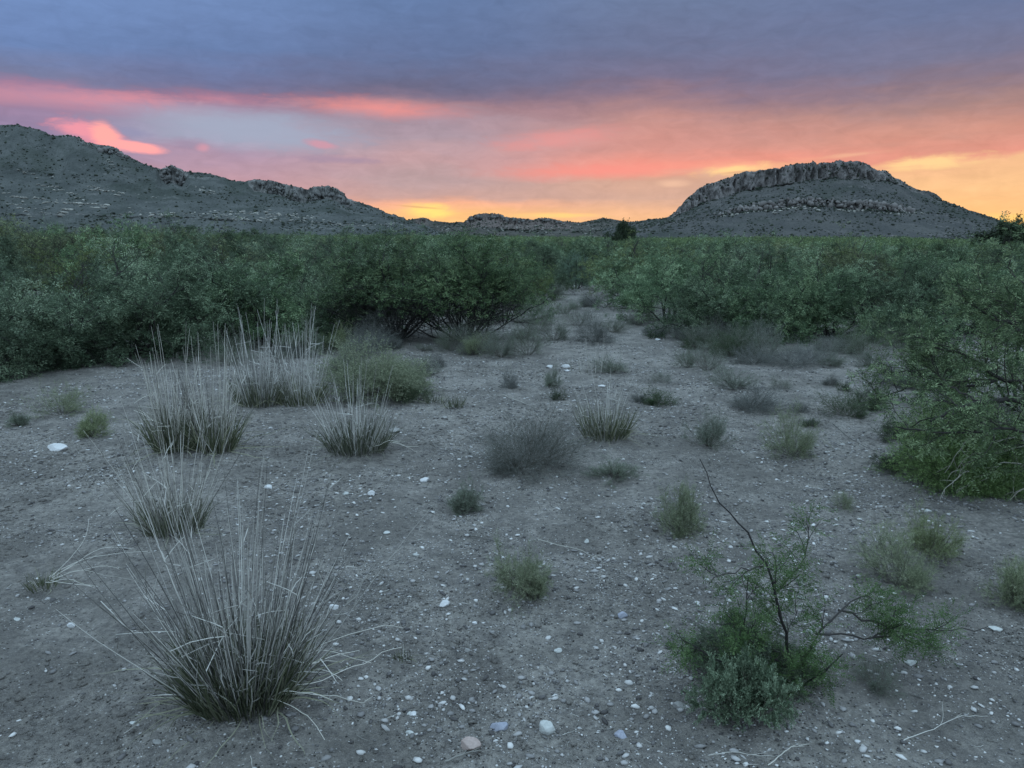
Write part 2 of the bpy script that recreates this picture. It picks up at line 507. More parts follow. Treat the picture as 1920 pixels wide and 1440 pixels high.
M['stem'] = plant_mat('shrub_stem', (0.06, 0.055, 0.045), (0.19, 0.175, 0.14), 0, 0.15)
M['palestem'] = plant_mat('bleached_twig', (0.22, 0.20, 0.17), (0.42, 0.40, 0.34), 0, 0.1)
M['pebble'] = plant_mat('pebble', (0.06, 0.054, 0.052), (0.28, 0.265, 0.255), 0, 0.0, 0.8, c2=(0.64, 0.62, 0.59))
M['outcrop'] = plant_mat('pale_outcrop_rock', (0.16, 0.15, 0.13), (0.38, 0.36, 0.31), 0, 0.0, 0.9)
M['mesablock'] = plant_mat('pale_cliff_rock', (0.12, 0.11, 0.104), (0.24, 0.222, 0.21), 0, 0.0, 0.95, spec=.05)
M['crag'] = plant_mat('dark_crag_rock', (0.10, 0.096, 0.092), (0.19, 0.18, 0.17), 0, 0.0, 0.95, spec=.05)
M['scrub'] = plant_mat('hillside_scrub_leaf', (0.022, 0.030, 0.020), (0.055, 0.068, 0.045), 0, 0.0, 0.9)


def stone_mat(name, c0, c1):
    m, t, b, out = mat_new(name)
    tc = t.n.new('ShaderNodeTexCoord').outputs['Object']
    n = t.noise(tc, 22, 6, 0.65); n2 = t.noise(tc, 120, 3, 0.6)
    c = t.ramp(t.m('MULTIPLY_ADD', n2, 0.35, t.m('MULTIPLY', n, 0.65)), [(0.3, c0), (0.7, c1)])
    t.put(b.inputs['Base Color'], c)
    bp = t.n.new('ShaderNodeBump'); bp.inputs['Strength'].default_value = 0.5; bp.inputs['Distance'].default_value = 0.004
    t.put(bp.inputs['Height'], n); t.l.new(bp.outputs[0], b.inputs['Normal'])
    return m


M['st_white'] = stone_mat('white_quartz', (0.45, 0.44, 0.43), (0.72, 0.71, 0.70))
M['st_blue'] = stone_mat('grey_blue_stone', (0.25, 0.26, 0.31), (0.42, 0.43, 0.49))
M['st_pink'] = stone_mat('pinkish_stone', (0.33, 0.25, 0.22), (0.52, 0.42, 0.38))
M['st_grey'] = stone_mat('grey_stone', (0.20, 0.19, 0.18), (0.36, 0.35, 0.33))
M['st_pale'] = stone_mat('pale_grey_stone', (0.36, 0.37, 0.35), (0.58, 0.58, 0.55))


def ground_mat():
    m, t, b, out = mat_new('desert_soil')
    g = t.n.new('ShaderNodeNewGeometry').outputs['Position']
    big = t.noise(g, 0.55, 5, 0.6); med = t.noise(g, 3.2, 6, 0.65, 0.4); fine = t.noise(g, 38, 5, 0.7); grit = t.noise(g, 160, 3, 0.7)
    patch = t.maprange(t.m('ADD', t.m('MULTIPLY', med, 0.55), t.m('MULTIPLY', big, 0.45)), 0.42, 0.60)
    c = t.mix(patch, (0.240, 0.220, 0.194), (0.440, 0.404, 0.360))
    mott = t.noise(g, 11, 5, .7)
    c = t.mix(t.maprange(mott, .45, .68, 0, .55), c, (0.135, 0.126, 0.120))
    c = t.mix(t.maprange(fine, 0.38, 0.62, 0, 0.6, 'LINEAR'), c, (0.115, 0.107, 0.101))
    c = t.mix(t.maprange(grit, 0.5, 0.75, 0, 0.5, 'LINEAR'), c, (0.42, 0.40, 0.38))
    gp = t.noise(g, 1.6, 4, 0.6)
    # grit: small pale and dark grains set in the soil
    for sc, lim, colr, off in ((62, 0.17, (0.55, 0.53, 0.50), 0.0), (110, 0.20, (0.40, 0.38, 0.36), 3.1), (75, 0.24, (0.04, 0.037, 0.034), 7.7)):
        mp = t.n.new('ShaderNodeVectorMath'); mp.operation = 'ADD'
        t.put(mp.inputs[0], g); mp.inputs[1].default_value = (off, off * 2, off)
        vo = t.n.new('ShaderNodeTexVoronoi'); t.put(vo.inputs['Vector'], mp.outputs[0]); vo.inputs['Scale'].default_value = sc
        sepc = t.n.new('ShaderNodeSeparateColor'); t.put(sepc.inputs[0], vo.outputs['Color'])
        keep = t.m('GREATER_THAN', t.m('ADD', sepc.outputs[0], t.m('MULTIPLY', t.m('SUBTRACT', gp, 0.5), 2.2)), 0.86)
        msk = t.m('MULTIPLY', t.maprange(vo.outputs['Distance'], lim, lim + 0.12, 1, 0), keep)
        c = t.mix(t.m('MULTIPLY', msk, 0.9), c, colr)
    t.put(b.inputs['Base Color'], c)
    b.inputs['Roughness'].default_value = 0.95; b.inputs['Specular IOR Level'].default_value = 0.1
    bp = t.n.new('ShaderNodeBump'); bp.inputs['Strength'].default_value = 1.0; bp.inputs['Distance'].default_value = 0.03
    t.put(bp.inputs['Height'], t.m('ADD', t.m('MULTIPLY', fine, 1.1), t.m('ADD', t.m('MULTIPLY', grit, 0.45), t.m('MULTIPLY', med, 0.8))))
    t.l.new(bp.outputs[0], b.inputs['Normal'])
    return m


def hill_mat(name, slope_a, slope_b, rock_a, rock_b, sc=1.0, dots=0.4):
    m, t, b, out = mat_new(name)
    ge = t.n.new('ShaderNodeNewGeometry'); g = ge.outputs['Position']
    at_ = t.n.new('ShaderNodeAttribute'); at_.attribute_name = 'rnd'       # bare-rock share of the surface
    n = t.noise(g, 0.02 * sc, 8, 0.7); n2 = t.noise(g, 0.12 * sc, 5, 0.7)
    c = t.mix(t.maprange(n, 0.38, 0.62), slope_a, slope_b)
    mp = t.n.new('ShaderNodeMapping'); t.put(mp.inputs[0], g); mp.inputs['Scale'].default_value = (0.012, 0.012, 0.14)
    st = t.noise(mp.outputs[0], 1.0 * sc, 5, 0.7, 0.5)
    c = t.mix(t.maprange(t.m('MULTIPLY', st, t.m('ADD', n2, 0.5)), 0.60, 0.74, 0, 0.5), c, rock_b)
    pat = t.noise(g, 0.009 * sc, 4, 0.6, 0.6)
    c = t.mix(t.maprange(pat, .50, .62, 0, .45), c, (0.045, 0.055, 0.045))
    v = t.vor(g, 0.28 * sc)
    c = t.mix(t.maprange(v, 0.18, 0.42, dots, 0.0), c, (0.030, 0.038, 0.028))
    mv = t.n.new('ShaderNodeMapping'); t.put(mv.inputs[0], g); mv.inputs['Scale'].default_value = (0.11, 0.11, 0.055)
    crk = t.noise(mv.outputs[0], 1.0 * sc, 6, 0.75)
    rk = t.mix(t.maprange(crk, 0.38, 0.6), rock_a, rock_b)
    c = t.mix(t.maprange(at_.outputs['Fac'], 0.35, 0.65), c, rk)
    t.put(b.inputs['Base Color'], c)
    b.inputs['Roughness'].default_value = 1.0; b.inputs['Specular IOR Level'].default_value = 0.0
    bp = t.n.new('ShaderNodeBump'); bp.inputs['Strength'].default_value = 1.0; bp.inputs['Distance'].default_value = 3.0
    t.put(bp.inputs['Height'], t.m('ADD', t.m('MULTIPLY', crk, at_.outputs['Fac']), t.m('MULTIPLY', n2, 0.8)))
    t.l.new(bp.outputs[0], b.inputs['Normal'])
    return m


M['ground'] = ground_mat()
M['ridge'] = hill_mat('ridge_slope', (0.078, 0.083, 0.079), (0.114, 0.118, 0.112), (0.07, 0.068, 0.066), (0.25, 0.24, 0.225))
M['mesa'] = hill_mat('mesa_slope', (0.078, 0.078, 0.076), (0.105, 0.102, 0.097), (0.085, 0.078, 0.075), (0.225, 0.204, 0.194))
M['low'] = hill_mat('low_hill_slope', (0.07, 0.068, 0.060), (0.11, 0.102, 0.092), (0.08, 0.066, 0.062), (0.18, 0.15, 0.135))
M['lowpale'] = M['outcrop']

# ------------------------------------------------------------------ ground sheet
G1P = ground(440, 1335); MOUNDS.append((G1P[0], G1P[1], 0.26, 0.035))
for q in ((310, 1005, .2, .02), (350, 845, .4, .04), (500, 760, .6, .04), (660, 850, .35, .03), (985, 880, .45, .035), (1140, 825, .25, .02), (1420, 1300, .35, .03)):
    gx, gy = ground(q[0], q[1]); MOUNDS.append((gx, gy, q[2], q[3]))


def axis(lo_far, lo, hi, hi_far, step, ratio):
    mid = np.arange(lo, hi, step)
    a = [hi]; s = step
    while a[-1] < hi_far: s *= ratio; a.append(a[-1] + s)
    b = [lo - step]; s = step
    while b[-1] > lo_far: s *= ratio; b.append(b[-1] - s)
    return np.concatenate([b[::-1], mid, a])


gx_ = axis(-5000, -3.8, 3.8, 5000, 0.016, 1.05)
gy_ = axis(-4000, 1.4, 7.0, 7000, 0.014, 1.04)
XX, YY = np.meshgrid(gx_, gy_)
ZZ = hgt(XX, YY)
nx, ny = len(gx_), len(gy_)
ii = (np.arange(ny - 1)[:, None] * nx + np.arange(nx - 1)[None]).ravel()
gr = build('ground', np.stack([XX.ravel(), YY.ravel(), ZZ.ravel()], -1), [np.stack([ii, ii + 1, ii + nx + 1, ii + nx], -1)], M['ground'], smooth=True)
tag(gr, kind='structure')


# ------------------------------------------------------------------ mountains
def poly(pts):
    xs = [p[0] for p in pts]; ys = [p[1] for p in pts]
    return lambda x: np.interp(x, xs, ys)


def relief(name, x0, x1, dx, rows, mat, seed, rough=1.0):
    """rows: (Y distance, f(px)->photo height line, rockiness f(px), samples to next row)"""
    px = np.arange(x0, x1, dx); n = len(px)
    Yl, Pl, Kl, Rl = [], [], [], []
    for i, (Y, f, rk, ns) in enumerate(rows):
        Yi = np.broadcast_to(Y(px) if callable(Y) else Y, (n,)) * 1.0
        if i == len(rows) - 1:
            Yl.append(Yi); Pl.append(f(px)); Kl.append(rk(px) * np.ones(n)); break
        Yn = rows[i + 1][0]; Yn = np.broadcast_to(Yn(px) if callable(Yn) else Yn, (n,)) * 1.0
        fn, rn = rows[i + 1][1], rows[i + 1][2]
        for k in range(ns):
            t = k / ns
            Yl.append(Yi * (1 - t) + Yn * t); Pl.append(f(px) * (1 - t) + fn(px) * t)
            Kl.append(rk(px) * (max(0.0, 1 - t * 5) if ns > 30 else 1.0) * np.ones(n))
    Yg, Pg, Kg = np.array(Yl), np.array(Pl), np.array(Kl)
    m = len(Yg)
    P = at(np.broadcast_to(px, (m, n)), Pg, Yg)
    x, z = P[..., 0], P[..., 2]
    base = np.clip((CH - 4 + z) / 25.0, 0.1, 1)
    # gullies, boulders and, on bare cliffs, vertical ribs
    gul = (fbm(x / 42 + Yg / 260, Yg / 170, 4, seed) * 8 - np.abs(fbm(x / 70 + Yg / 400, Yg / 500, 3, seed + 5)) * 12 + 3) * rough
    fine_ = fbm(x / 9, Yg / 9 + z / 5, 4, seed + 3) * 1.8 * rough
    rib = (np.abs(fbm(x / 8, z / 22, 3, seed + 9)) * 17 + np.abs(fbm(x / 26, z / 90, 3, seed + 19)) * 24 - 10) * Kg
    P[..., 1] += rib + gul * 2.0
    P[..., 2] += (gul * 0.35 + fine_) * base * (1 - 0.5 * Kg)
    jag = fbm(x / 6, Yg / 40, 3, seed + 31) * 2.6 * Kg + fbm(x / 2.2, Yg / 9, 2, seed + 37) * 1.2
    P[..., 2] += jag * base
    ii = (np.arange(m - 1)[:, None] * n + np.arange(n - 1)[None]).ravel()
    F = np.stack([ii, ii + 1, ii + n + 1, ii + n], -1)
    o = build(name, P.reshape(-1, 3), [F], mat, rnd=Kg.ravel(), smooth=False)
    tag(o, kind='structure')
    return P


def surf_pick(P, px, py, rows_max):
    """nearest relief vertex to a photo pixel"""
    Q = P[:rows_max]
    d = Q - np.array([0, 0, CH])
    zc = d[..., 1] * CP - d[..., 2] * SP
    u = 960 + FPX * d[..., 0] / zc; v = 720 - FPX * (d[..., 1] * SP + d[..., 2] * CP) / zc
    out = []
    step = 3
    us, vs = u[::step, ::step], v[::step, ::step]
    for a, b in zip(px, py):
        i = np.argmin((us - a) ** 2 + (vs - b) ** 2)
        r, c = divmod(i, us.shape[1]); out.append(Q[r * step, c * step])
    return np.array(out)


zero = lambda x: x * 0.0
one = lambda x: x * 0 + 1.0
# left ridge
cr = poly([(-400, 250), (-200, 262), (-60, 245), (0, 235), (40, 234), (75, 243), (100, 255), (130, 253), (160, 265), (190, 272), (215, 275), (240, 292), (270, 308), (300, 318), (320, 310), (345, 322), (400, 328), (440, 340), (460, 341), (480, 336), (520, 341), (545, 348), (575, 355), (585, 352), (610, 349), (630, 353), (640, 360), (655, 374), (690, 386), (720, 399), (745, 406), (755, 408), (762, 414), (800, 425), (840, 440), (900, 452)])
ck = poly([(-400, 4), (100, 3), (185, 5), (205, 14), (235, 6), (290, 4), (310, 32), (340, 30), (352, 5), (462, 3), (478, 22), (560, 26), (640, 24), (660, 9), (700, 3), (900, 1)])
ckr = poly([(-400, 0.1), (90, 0.1), (120, .6), (185, 0.5), (205, 0.9), (235, 0.4), (290, 0.3), (305, 1), (345, 1), (355, 0.2), (462, 0.3), (475, 1), (655, 1), (670, 0.4), (720, 0.1), (745, .6), (760, .5), (770, .1), (900, 0)])
P_ridge = relief('rocky_ridge', -420, 900, 1.0, [
    (950, lambda x: x * 0 + 462.0, zero, 50),
    (1120, lambda x: np.interp(x, [-400, 0, 300, 700, 900], [400, 408, 414, 425, 455.0]), zero, 8),
    (1130, lambda x: np.interp(x, [-400, 0, 300, 700, 900], [392, 400, 406, 421, 454.0]), poly([(-400, .5), (300, .5), (500, .6), (760, .3), (900, 0)]), 34),
    (1280, lambda x: cr(x) * 0.45 + 0.55 * np.interp(x, [-400, 0, 300, 700, 900], [392, 400, 406, 421, 454.0]), zero, 5),
    (1288, lambda x: cr(x) * 0.50 + 0.50 * np.interp(x, [-400, 0, 300, 700, 900], [392, 400, 406, 421, 454.0]), poly([(-400, .5), (200, .35), (300, 0), (900, 0)]), 34),
    (1400, lambda x: cr(x) + ck(x), ckr, 14),
    (1408, lambda x: cr(x) + 0.6, ckr, 8),
    (1430, cr, lambda x: ckr(x) * .4, 16),
    (1800, lambda x: x * 0 + 462.0, zero, 1)], M['ridge'], 41)
# low hills between
lc = poly([(640, 440), (700, 425), (740, 412), (765, 413), (778, 411), (790, 408), (800, 409), (812, 415), (840, 417), (872, 416), (880, 407), (895, 402), (915, 401), (935, 402), (948, 408), (975, 410), (1000, 412), (1015, 409), (1030, 409), (1055, 415), (1090, 417), (1115, 412), (1130, 409), (1155, 413), (1180, 417), (1210, 414), (1240, 415), (1300, 425), (1400, 440)])
lk = poly([(640, 0), (770, .2), (790, .8), (805, .4), (870, .2), (882, 1), (945, 1), (1060, .7), (1080, .2), (1115, .3), (1400, 0)])
P_low = relief('low_hills', 640, 1400, 0.8, [
    (1500, lambda x: x * 0 + 458.0, zero, 24),
    (1700, lambda x: lc(x) * .35 + 446 * .65, zero, 5),
    (1708, lambda x: lc(x) * .45 + 446 * .55, lambda x: lk(x) * .7 + .2, 22),
    (1950, lambda x: lc(x) + 4 + 8 * lk(x), lk, 10),
    (1962, lambda x: lc(x) + .5, lk, 6),
    (2000, lc, zero, 12),
    (2400, lambda x: x * 0 + 460.0, zero, 1)], M['low'], 77, 1.1)
# mesa
mc = poly([(1130, 430), (1190, 416), (1210, 412), (1240, 408), (1252, 405), (1262, 398), (1280, 380), (1292, 368), (1312, 354), (1330, 346), (1355, 338), (1385, 326), (1392, 323), (1420, 320), (1460, 317), (1466, 313), (1500, 307), (1520, 305), (1526, 305), (1530, 311), (1536, 306), (1560, 304), (1578, 305), (1590, 302), (1605, 303), (1625, 307), (1636, 316), (1645, 321), (1662, 322), (1675, 328), (1685, 335), (1700, 345), (1725, 357), (1745, 361), (1755, 366), (1762, 375), (1785, 384), (1810, 392), (1840, 402), (1860, 408), (1890, 418), (1940, 430), (2050, 452)])
mb = poly([(1130, 434), (1190, 420), (1240, 411), (1262, 404), (1285, 396), (1300, 388), (1330, 377), (1360, 369), (1400, 357), (1440, 350), (1480, 343), (1520, 337), (1560, 334), (1600, 335), (1640, 338), (1660, 339), (1690, 346), (1720, 361), (1750, 369), (1780, 386), (1860, 412), (1940, 433), (2050, 453)])
mt = poly([(1130, 444), (1200, 428), (1300, 410), (1330, 403), (1380, 390), (1410, 383), (1440, 381), (1490, 374), (1530, 372), (1560, 376), (1620, 378), (1680, 384), (1710, 391), (1780, 403), (1880, 424), (2050, 456)])
mh = poly([(1130, 1), (1300, 3), (1330, 5), (1400, 11), (1440, 13), (1600, 14), (1680, 12), (1700, 8), (1730, 4), (2050, 1)])
mr = poly([(1130, 0), (1230, .1), (1262, .8), (1280, 1), (1640, 1), (1690, .55), (1730, .5), (1765, .3), (1900, .1), (2050, 0)])
mlr_ = poly([(1130, 0), (1300, .1), (1340, .6), (1400, 1), (1680, 1), (1700, .6), (1740, .1), (2050, 0)])
mlr = lambda x: mlr_(x) * np.clip(.8 + 1.3 * fbm(x / 7, x * 0, 3, 301), .15, 1)
P_mesa = relief('mesa', 1130, 2050, 0.8, [
    (900, lambda x: x * 0 + 462.0, zero, 60),
    (1060, lambda x: mt(x) + mh(x), mlr, 14),
    (1068, mt, lambda x: mlr(x) * .3, 50),
    (1160, mb, mr, 22),
    (1170, lambda x: mc(x) + .5, mr, 8),
    (1195, mc, lambda x: mr(x) * .3, 14),
    (1500, lambda x: x * 0 + 462.0, zero, 1)], M['mesa'], 113)

rng = np.random.default_rng(7)
g = Geo()
bands = [(35, 318, 70, 331, 10, 5), (92, 328, 104, 334, 4, 4), (72, 345, 152, 368, 26, 5), (0, 362, 50, 372, 16, 6), (60, 374, 205, 388, 34, 6), (108, 405, 130, 390, 10, 9), (30, 384, 62, 408, 30, 4), (164, 350, 232, 366, 26, 6), (150, 380, 200, 388, 12, 7), (282, 404, 328, 403, 16, 7), (380, 400, 440, 402, 18, 5), (440, 399, 530, 402, 22, 7), (520, 404, 600, 406, 18, 5), (400, 410, 620, 414, 50, 5), (690, 420, 756, 421, 22, 4), (362, 352, 404, 364, 16, 5), (230, 398, 400, 402, 24, 4), (0, 378, 100, 400, 30, 3), (580, 418, 700, 424, 30, 4), (200, 300, 214, 312, 8, 6), (250, 365, 300, 372, 8, 3)]
px_, py_, sz_ = [], [], []
for (xa, ya, xb, yb, n, s) in bands:
    n = int(n * 1.7)
    tt = rng.random(n); px_ += list(xa + (xb - xa) * tt + rng.normal(size=n) * 1.5); py_ += list(ya + (yb - ya) * tt + rng.normal(size=n) * 2.0)
    sz_ += list(rng.uniform(0.25, 1.0, n) * s * 0.55)
C = surf_pick(P_ridge, px_, py_, len(P_ridge) - 18)
rocks(g, C, np.array(sz_), rng, flat=0.55, base=ICO1, jit=0.16)
px_ = rng.uniform(1345, 1730, 130); py_ = mt(px_) + mh(px_) + rng.normal(size=130) * 2 + 3
rocks(g, surf_pick(P_mesa, px_, py_, 150), rng.uniform(0.6, 2.6, 130), rng, flat=0.7, base=ICO1, jit=0.2)
px_ = rng.uniform(820, 1160, 120); py_ = 430 + rng.normal(size=120) * 4
rocks(g, surf_pick(P_low, px_, py_, 60), rng.uniform(0.8, 3.5, 120), rng, flat=0.5, base=ICO1, jit=0.2)
tag(g.make('rock_outcrops', M['outcrop']), 'pale rock ledges and boulders scattered over the slopes of the ridge and mesa', 'rocks', kind='stuff')


def scatter_surface(g, P, n, rows, smin, smax, seed, dens=None):
    rng = np.random.default_rng(seed)
    m, c = rows, P.shape[1]
    r = rng.integers(0, m, n * 3); q = rng.integers(0, c, n * 3)
    pt = P[r, q]
    k = fbm(pt[:, 0] / 40, pt[:, 1] / 40 + pt[:, 2] / 20, 3, seed) + rng.normal(size=len(pt)) * 0.35 > 0.05
    pt = pt[k][:n]
    s = rng.uniform(smin, smax, len(pt)) * rng.choice([1, 1, 1, 1.7], len(pt))
    rocks(g, pt + np.array([0, 0, 0.3]) * s[:, None], s, rng, flat=0.85, base=ICO0, jit=0.3)


# weathered blocks and columns standing along the cliff bands
def blocks(g, P, f, xa, xb, n, y0, y1, s0, s1, rows, tall=1.5):
    x = rng.uniform(xa, xb, n); y = f(x) + rng.uniform(y0, y1, n)
    C = surf_pick(P, x, y, rows); C[:, 1] -= 2
    rocks(g, C, rng.uniform(s0, s1, n), rng, flat=tall, base=ICO0, jit=0.2)


g = Geo()
blocks(g, P_mesa, lambda x: mt(x), 1385, 1710, 190, 0, 11, 1.4, 4.4, 130, 1.15)
blocks(g, P_mesa, lambda x: mt(x), 1330, 1400, 18, 0, 6, 1.5, 3.2, 130, 1.0)
tag(g.make('cliff_blocks', M['mesablock']), 'pale weathered blocks lining the lower cliff band of the mesa', 'rocks', kind='stuff')
g = Geo()
blocks(g, P_ridge, lambda x: cr(x), 475, 655, 46, 8, 22, 1.8, 4.2, 155, 1.2)
blocks(g, P_ridge, lambda x: cr(x), 302, 346, 20, 6, 30, 2.0, 4.6, 155, 1.3)
blocks(g, P_ridge, lambda x: cr(x), 180, 240, 22, 2, 12, 3.0, 6.0, 155, 1.1)
blocks(g, P_ridge, lambda x: cr(x), 735, 760, 12, 0, 6, 2.0, 4.0, 155, 1.2)
blocks(g, P_low, lambda x: lc(x), 880, 945, 18, 3, 8, 3.0, 6.0, 75, 1.2)
blocks(g, P_low, lambda x: lc(x), 950, 1060, 24, 2, 6, 3.0, 6.0, 75, 1.2)
tag(g.make('crag_blocks', M['crag']), 'dark weathered columns and crags along the hill crests', 'rocks', kind='stuff')

g = Geo()
scatter_surface(g, P_ridge, 5000, len(P_ridge) - 6, 0.6, 1.5, 3)
scatter_surface(g, P_mesa, 5000, 168, 0.5, 1.25, 4)
scatter_surface(g, P_low, 3000, 70, 0.8, 2.0, 5)
# darker scrub at the foot of the cliffs
px_ = np.concatenate([rng.uniform(1330, 1700, 160), rng.uniform(1300, 1680, 160)])
py_ = np.concatenate([mt(px_[:160]) + mh(px_[:160]) + 1.5 + rng.normal(size=160), mb(px_[160:]) + 1 + rng.normal(size=160)])
rocks(g, surf_pick(P_mesa, px_, py_, 168), rng.uniform(0.8, 2.4, 320), rng, flat=0.8, base=ICO0, jit=0.3, rnd=rng.random(320) * .4)
tag(g.make('hillside_scrub', M['scrub']), 'dark low scrub dotted over the slopes of the distant hills', 'scrub', kind='stuff')


# ------------------------------------------------------------------ mesquite
def norm_geo(gs, h, w):
    V = np.concatenate([np.concatenate(g.V) for g in gs])
    sz = h / np.percentile(V[:, 2], 99.3)
    sx = (w / 2) / np.percentile(np.abs(V[:, :2]), 98.5)
    for g in gs:
        g.V = [v * np.array([sx, sx, sz]) for v in g.V]


def mesquite(seed, h=1.7, w=2.4, nst=8, leaf_n=5, nl=8, ll=0.046, lw=0.015, ang=(0.35, 1.15), l2=7, sprig=0.135, leafmat='mesq_leaf', barkmat='mesq_bark', name='mesquite_bush', k3=2, leaf_min=0.0):
    rng = np.random.default_rng(seed)
    th = np.arange(nst) * 2.4 + rng.normal(size=nst) * 0.4; a = ang[0] + (ang[1] - ang[0]) * np.linspace(0, 1, nst) ** .8
    D = np.stack([np.sin(a) * np.cos(th), np.sin(a) * np.sin(th), np.cos(a)], -1)
    S = np.stack([np.cos(th) * .06, np.sin(th) * .06, np.zeros(nst) - 0.05], -1)
    L = rng.uniform(0.9, 1.3, nst) * 1.25
    if name == 'mesquite_bush': L = L * np.clip(1.12 - .22 * a, .7, 1.1)
    P0 = grow(S, D, L, 8, 0.16, 0.02, rng)
    s, d, i, t = children(P0, 7, 0.22, 1.0, 0.75, rng)
    L1 = L[i] * (0.62 - 0.25 * t) * rng.uniform(.7, 1.2, len(s))
    P1 = grow(s, d, L1, 7, 0.2, 0.01, rng)
    s, d, i2, t = children(P1, l2, 0.15, 1.0, 0.8, rng)
    L2 = L1[i2] * 0.5 * rng.uniform(.6, 1.2, len(s))
    P2 = grow(s, d, L2, 5, 0.22, -0.01, rng)
    s, d, i3, t = children(P2, k3, 0.2, 1.0, 0.8, rng)
    P3 = grow(s, d, L2[i3] * .6 + .03, 4, 0.25, -0.03, rng)
    gb = Geo()
    tubes(gb, P0, rng.uniform(.015, .026, nst), .008, 5, rng.random(nst))
    tubes(gb, P1, .0075 * np.ones(len(P1)), .003, 4, rng.random(len(P1)))
    tubes(gb, P2, .0035 * np.ones(len(P2)), .0015, 3, rng.random(len(P2)))
    tubes(gb, P3, .002 * np.ones(len(P3)), .001, 3, rng.random(len(P3)))
    gl = Geo()
    br = rng.beta(1.6, 1.6, len(P1)); keep1 = rng.random(len(P1)) < .76
    for P, n, par in ((P2, leaf_n, i2), (P3, leaf_n - 1, i2[i3])):
        s, d, i, t = children(P, n, 0.1, 1.0, 0.9, rng)
        d[:, 2] -= 0.25
        q = par[i]; k = keep1[q] & (s[:, 2] > leaf_min + .25 * rng.normal(size=len(q)) * (leaf_min > 0))
        tint = np.clip(br[q] * .5 + rng.beta(1.4, 1.8, len(q)) * .6, 0, 1)
        sprigs(gl, s[k], d[k], sprig * rng.uniform(.6, 1.25, int(k.sum())), nl, ll, lw, rng, rnd=tint[k])
    norm_geo([gb, gl], h, w)
    e = empty(name)
    gb.make('branches', M[barkmat], e); gl.make('foliage', M[leafmat], e)
    return e


protos = [mesquite(100 + k, 1.7, 2.5, nst=n, ang=a) for k, (n, a) in enumerate([(12, (.2, 1.5)), (14, (.3, 1.52)), (11, (.15, 1.42)), (13, (.3, 1.5)), (12, (.2, 1.45))])]
bare = mesquite(131, 1.7, 2.5, nst=24, ang=(.05, 1.0), leaf_n=5, l2=6, k3=2, leaf_min=1.0, leafmat='mesq_dark')       # upright dark stems showing
proto_pale = mesquite(141, 1.5, 1.6, nst=9, ang=(.2, .9), leafmat='pale_leaf', leaf_n=4, ll=.03, lw=.018, name='pale_bush')
olive = mesquite(151, 1.7, 2.5, nst=11, ang=(.15, 1.3), leafmat='mesq_olive', leaf_n=4, ll=.035, lw=.012, leaf_min=.2)
dark_mesq = mesquite(152, 1.7, 2.5, nst=12, ang=(.2, 1.45), leafmat='mesq_dark', leaf_n=5)  # variant with darker leaf colour, mixed in at random for variety
twiggy = mesquite(153, 1.7, 2.5, nst=16, ang=(.1, 1.3), leafmat='mesq_olive', leaf_n=2, l2=8)
used_proto = {}


def place(proto, x, y, h, w, rz, label, cat, group=None, h0=1.7, w0=2.5):
    if id(proto) in used_proto: o = dup(proto)
    else: o = proto; used_proto[id(proto)] = 1
    o.location = (x, y, float(hgt(x, y)) - 0.02); o.rotation_euler = (rng.normal() * .06, rng.normal() * .06, rz)
    o.scale = (w / w0, w / w0, h / h0)
    tag(o, label, cat, group)
    return o


topline = poly([(-400, 416), (0, 417), (300, 423), (450, 431), (600, 436), (800, 440), (960, 445), (1200, 449), (1500, 447), (1700, 449), (1800, 455), (2300, 455)])
frontline = poly([(-700, 722), (0, 715), (260, 700), (330, 680), (430, 660), (560, 650), (700, 650), (900, 650), (950, 630), (1000, 590), (1040, 545), (1120, 545), (1150, 585), (1200, 605), (1300, 640), (1400, 655), (1700, 650), (2600, 660)])


def pxof(x, y, z=0.0):
    zc = depth(x, y, z)
    return 960 + FPX * x / zc, 720 - FPX * ((y * SP) + (z - CH) * CP) / zc


def hmax(x, y):
    px, _ = pxof(x, y, 1.5)
    dz = ray(px, float(topline(px)))
    return CH + y * dz[2] / dz[1]


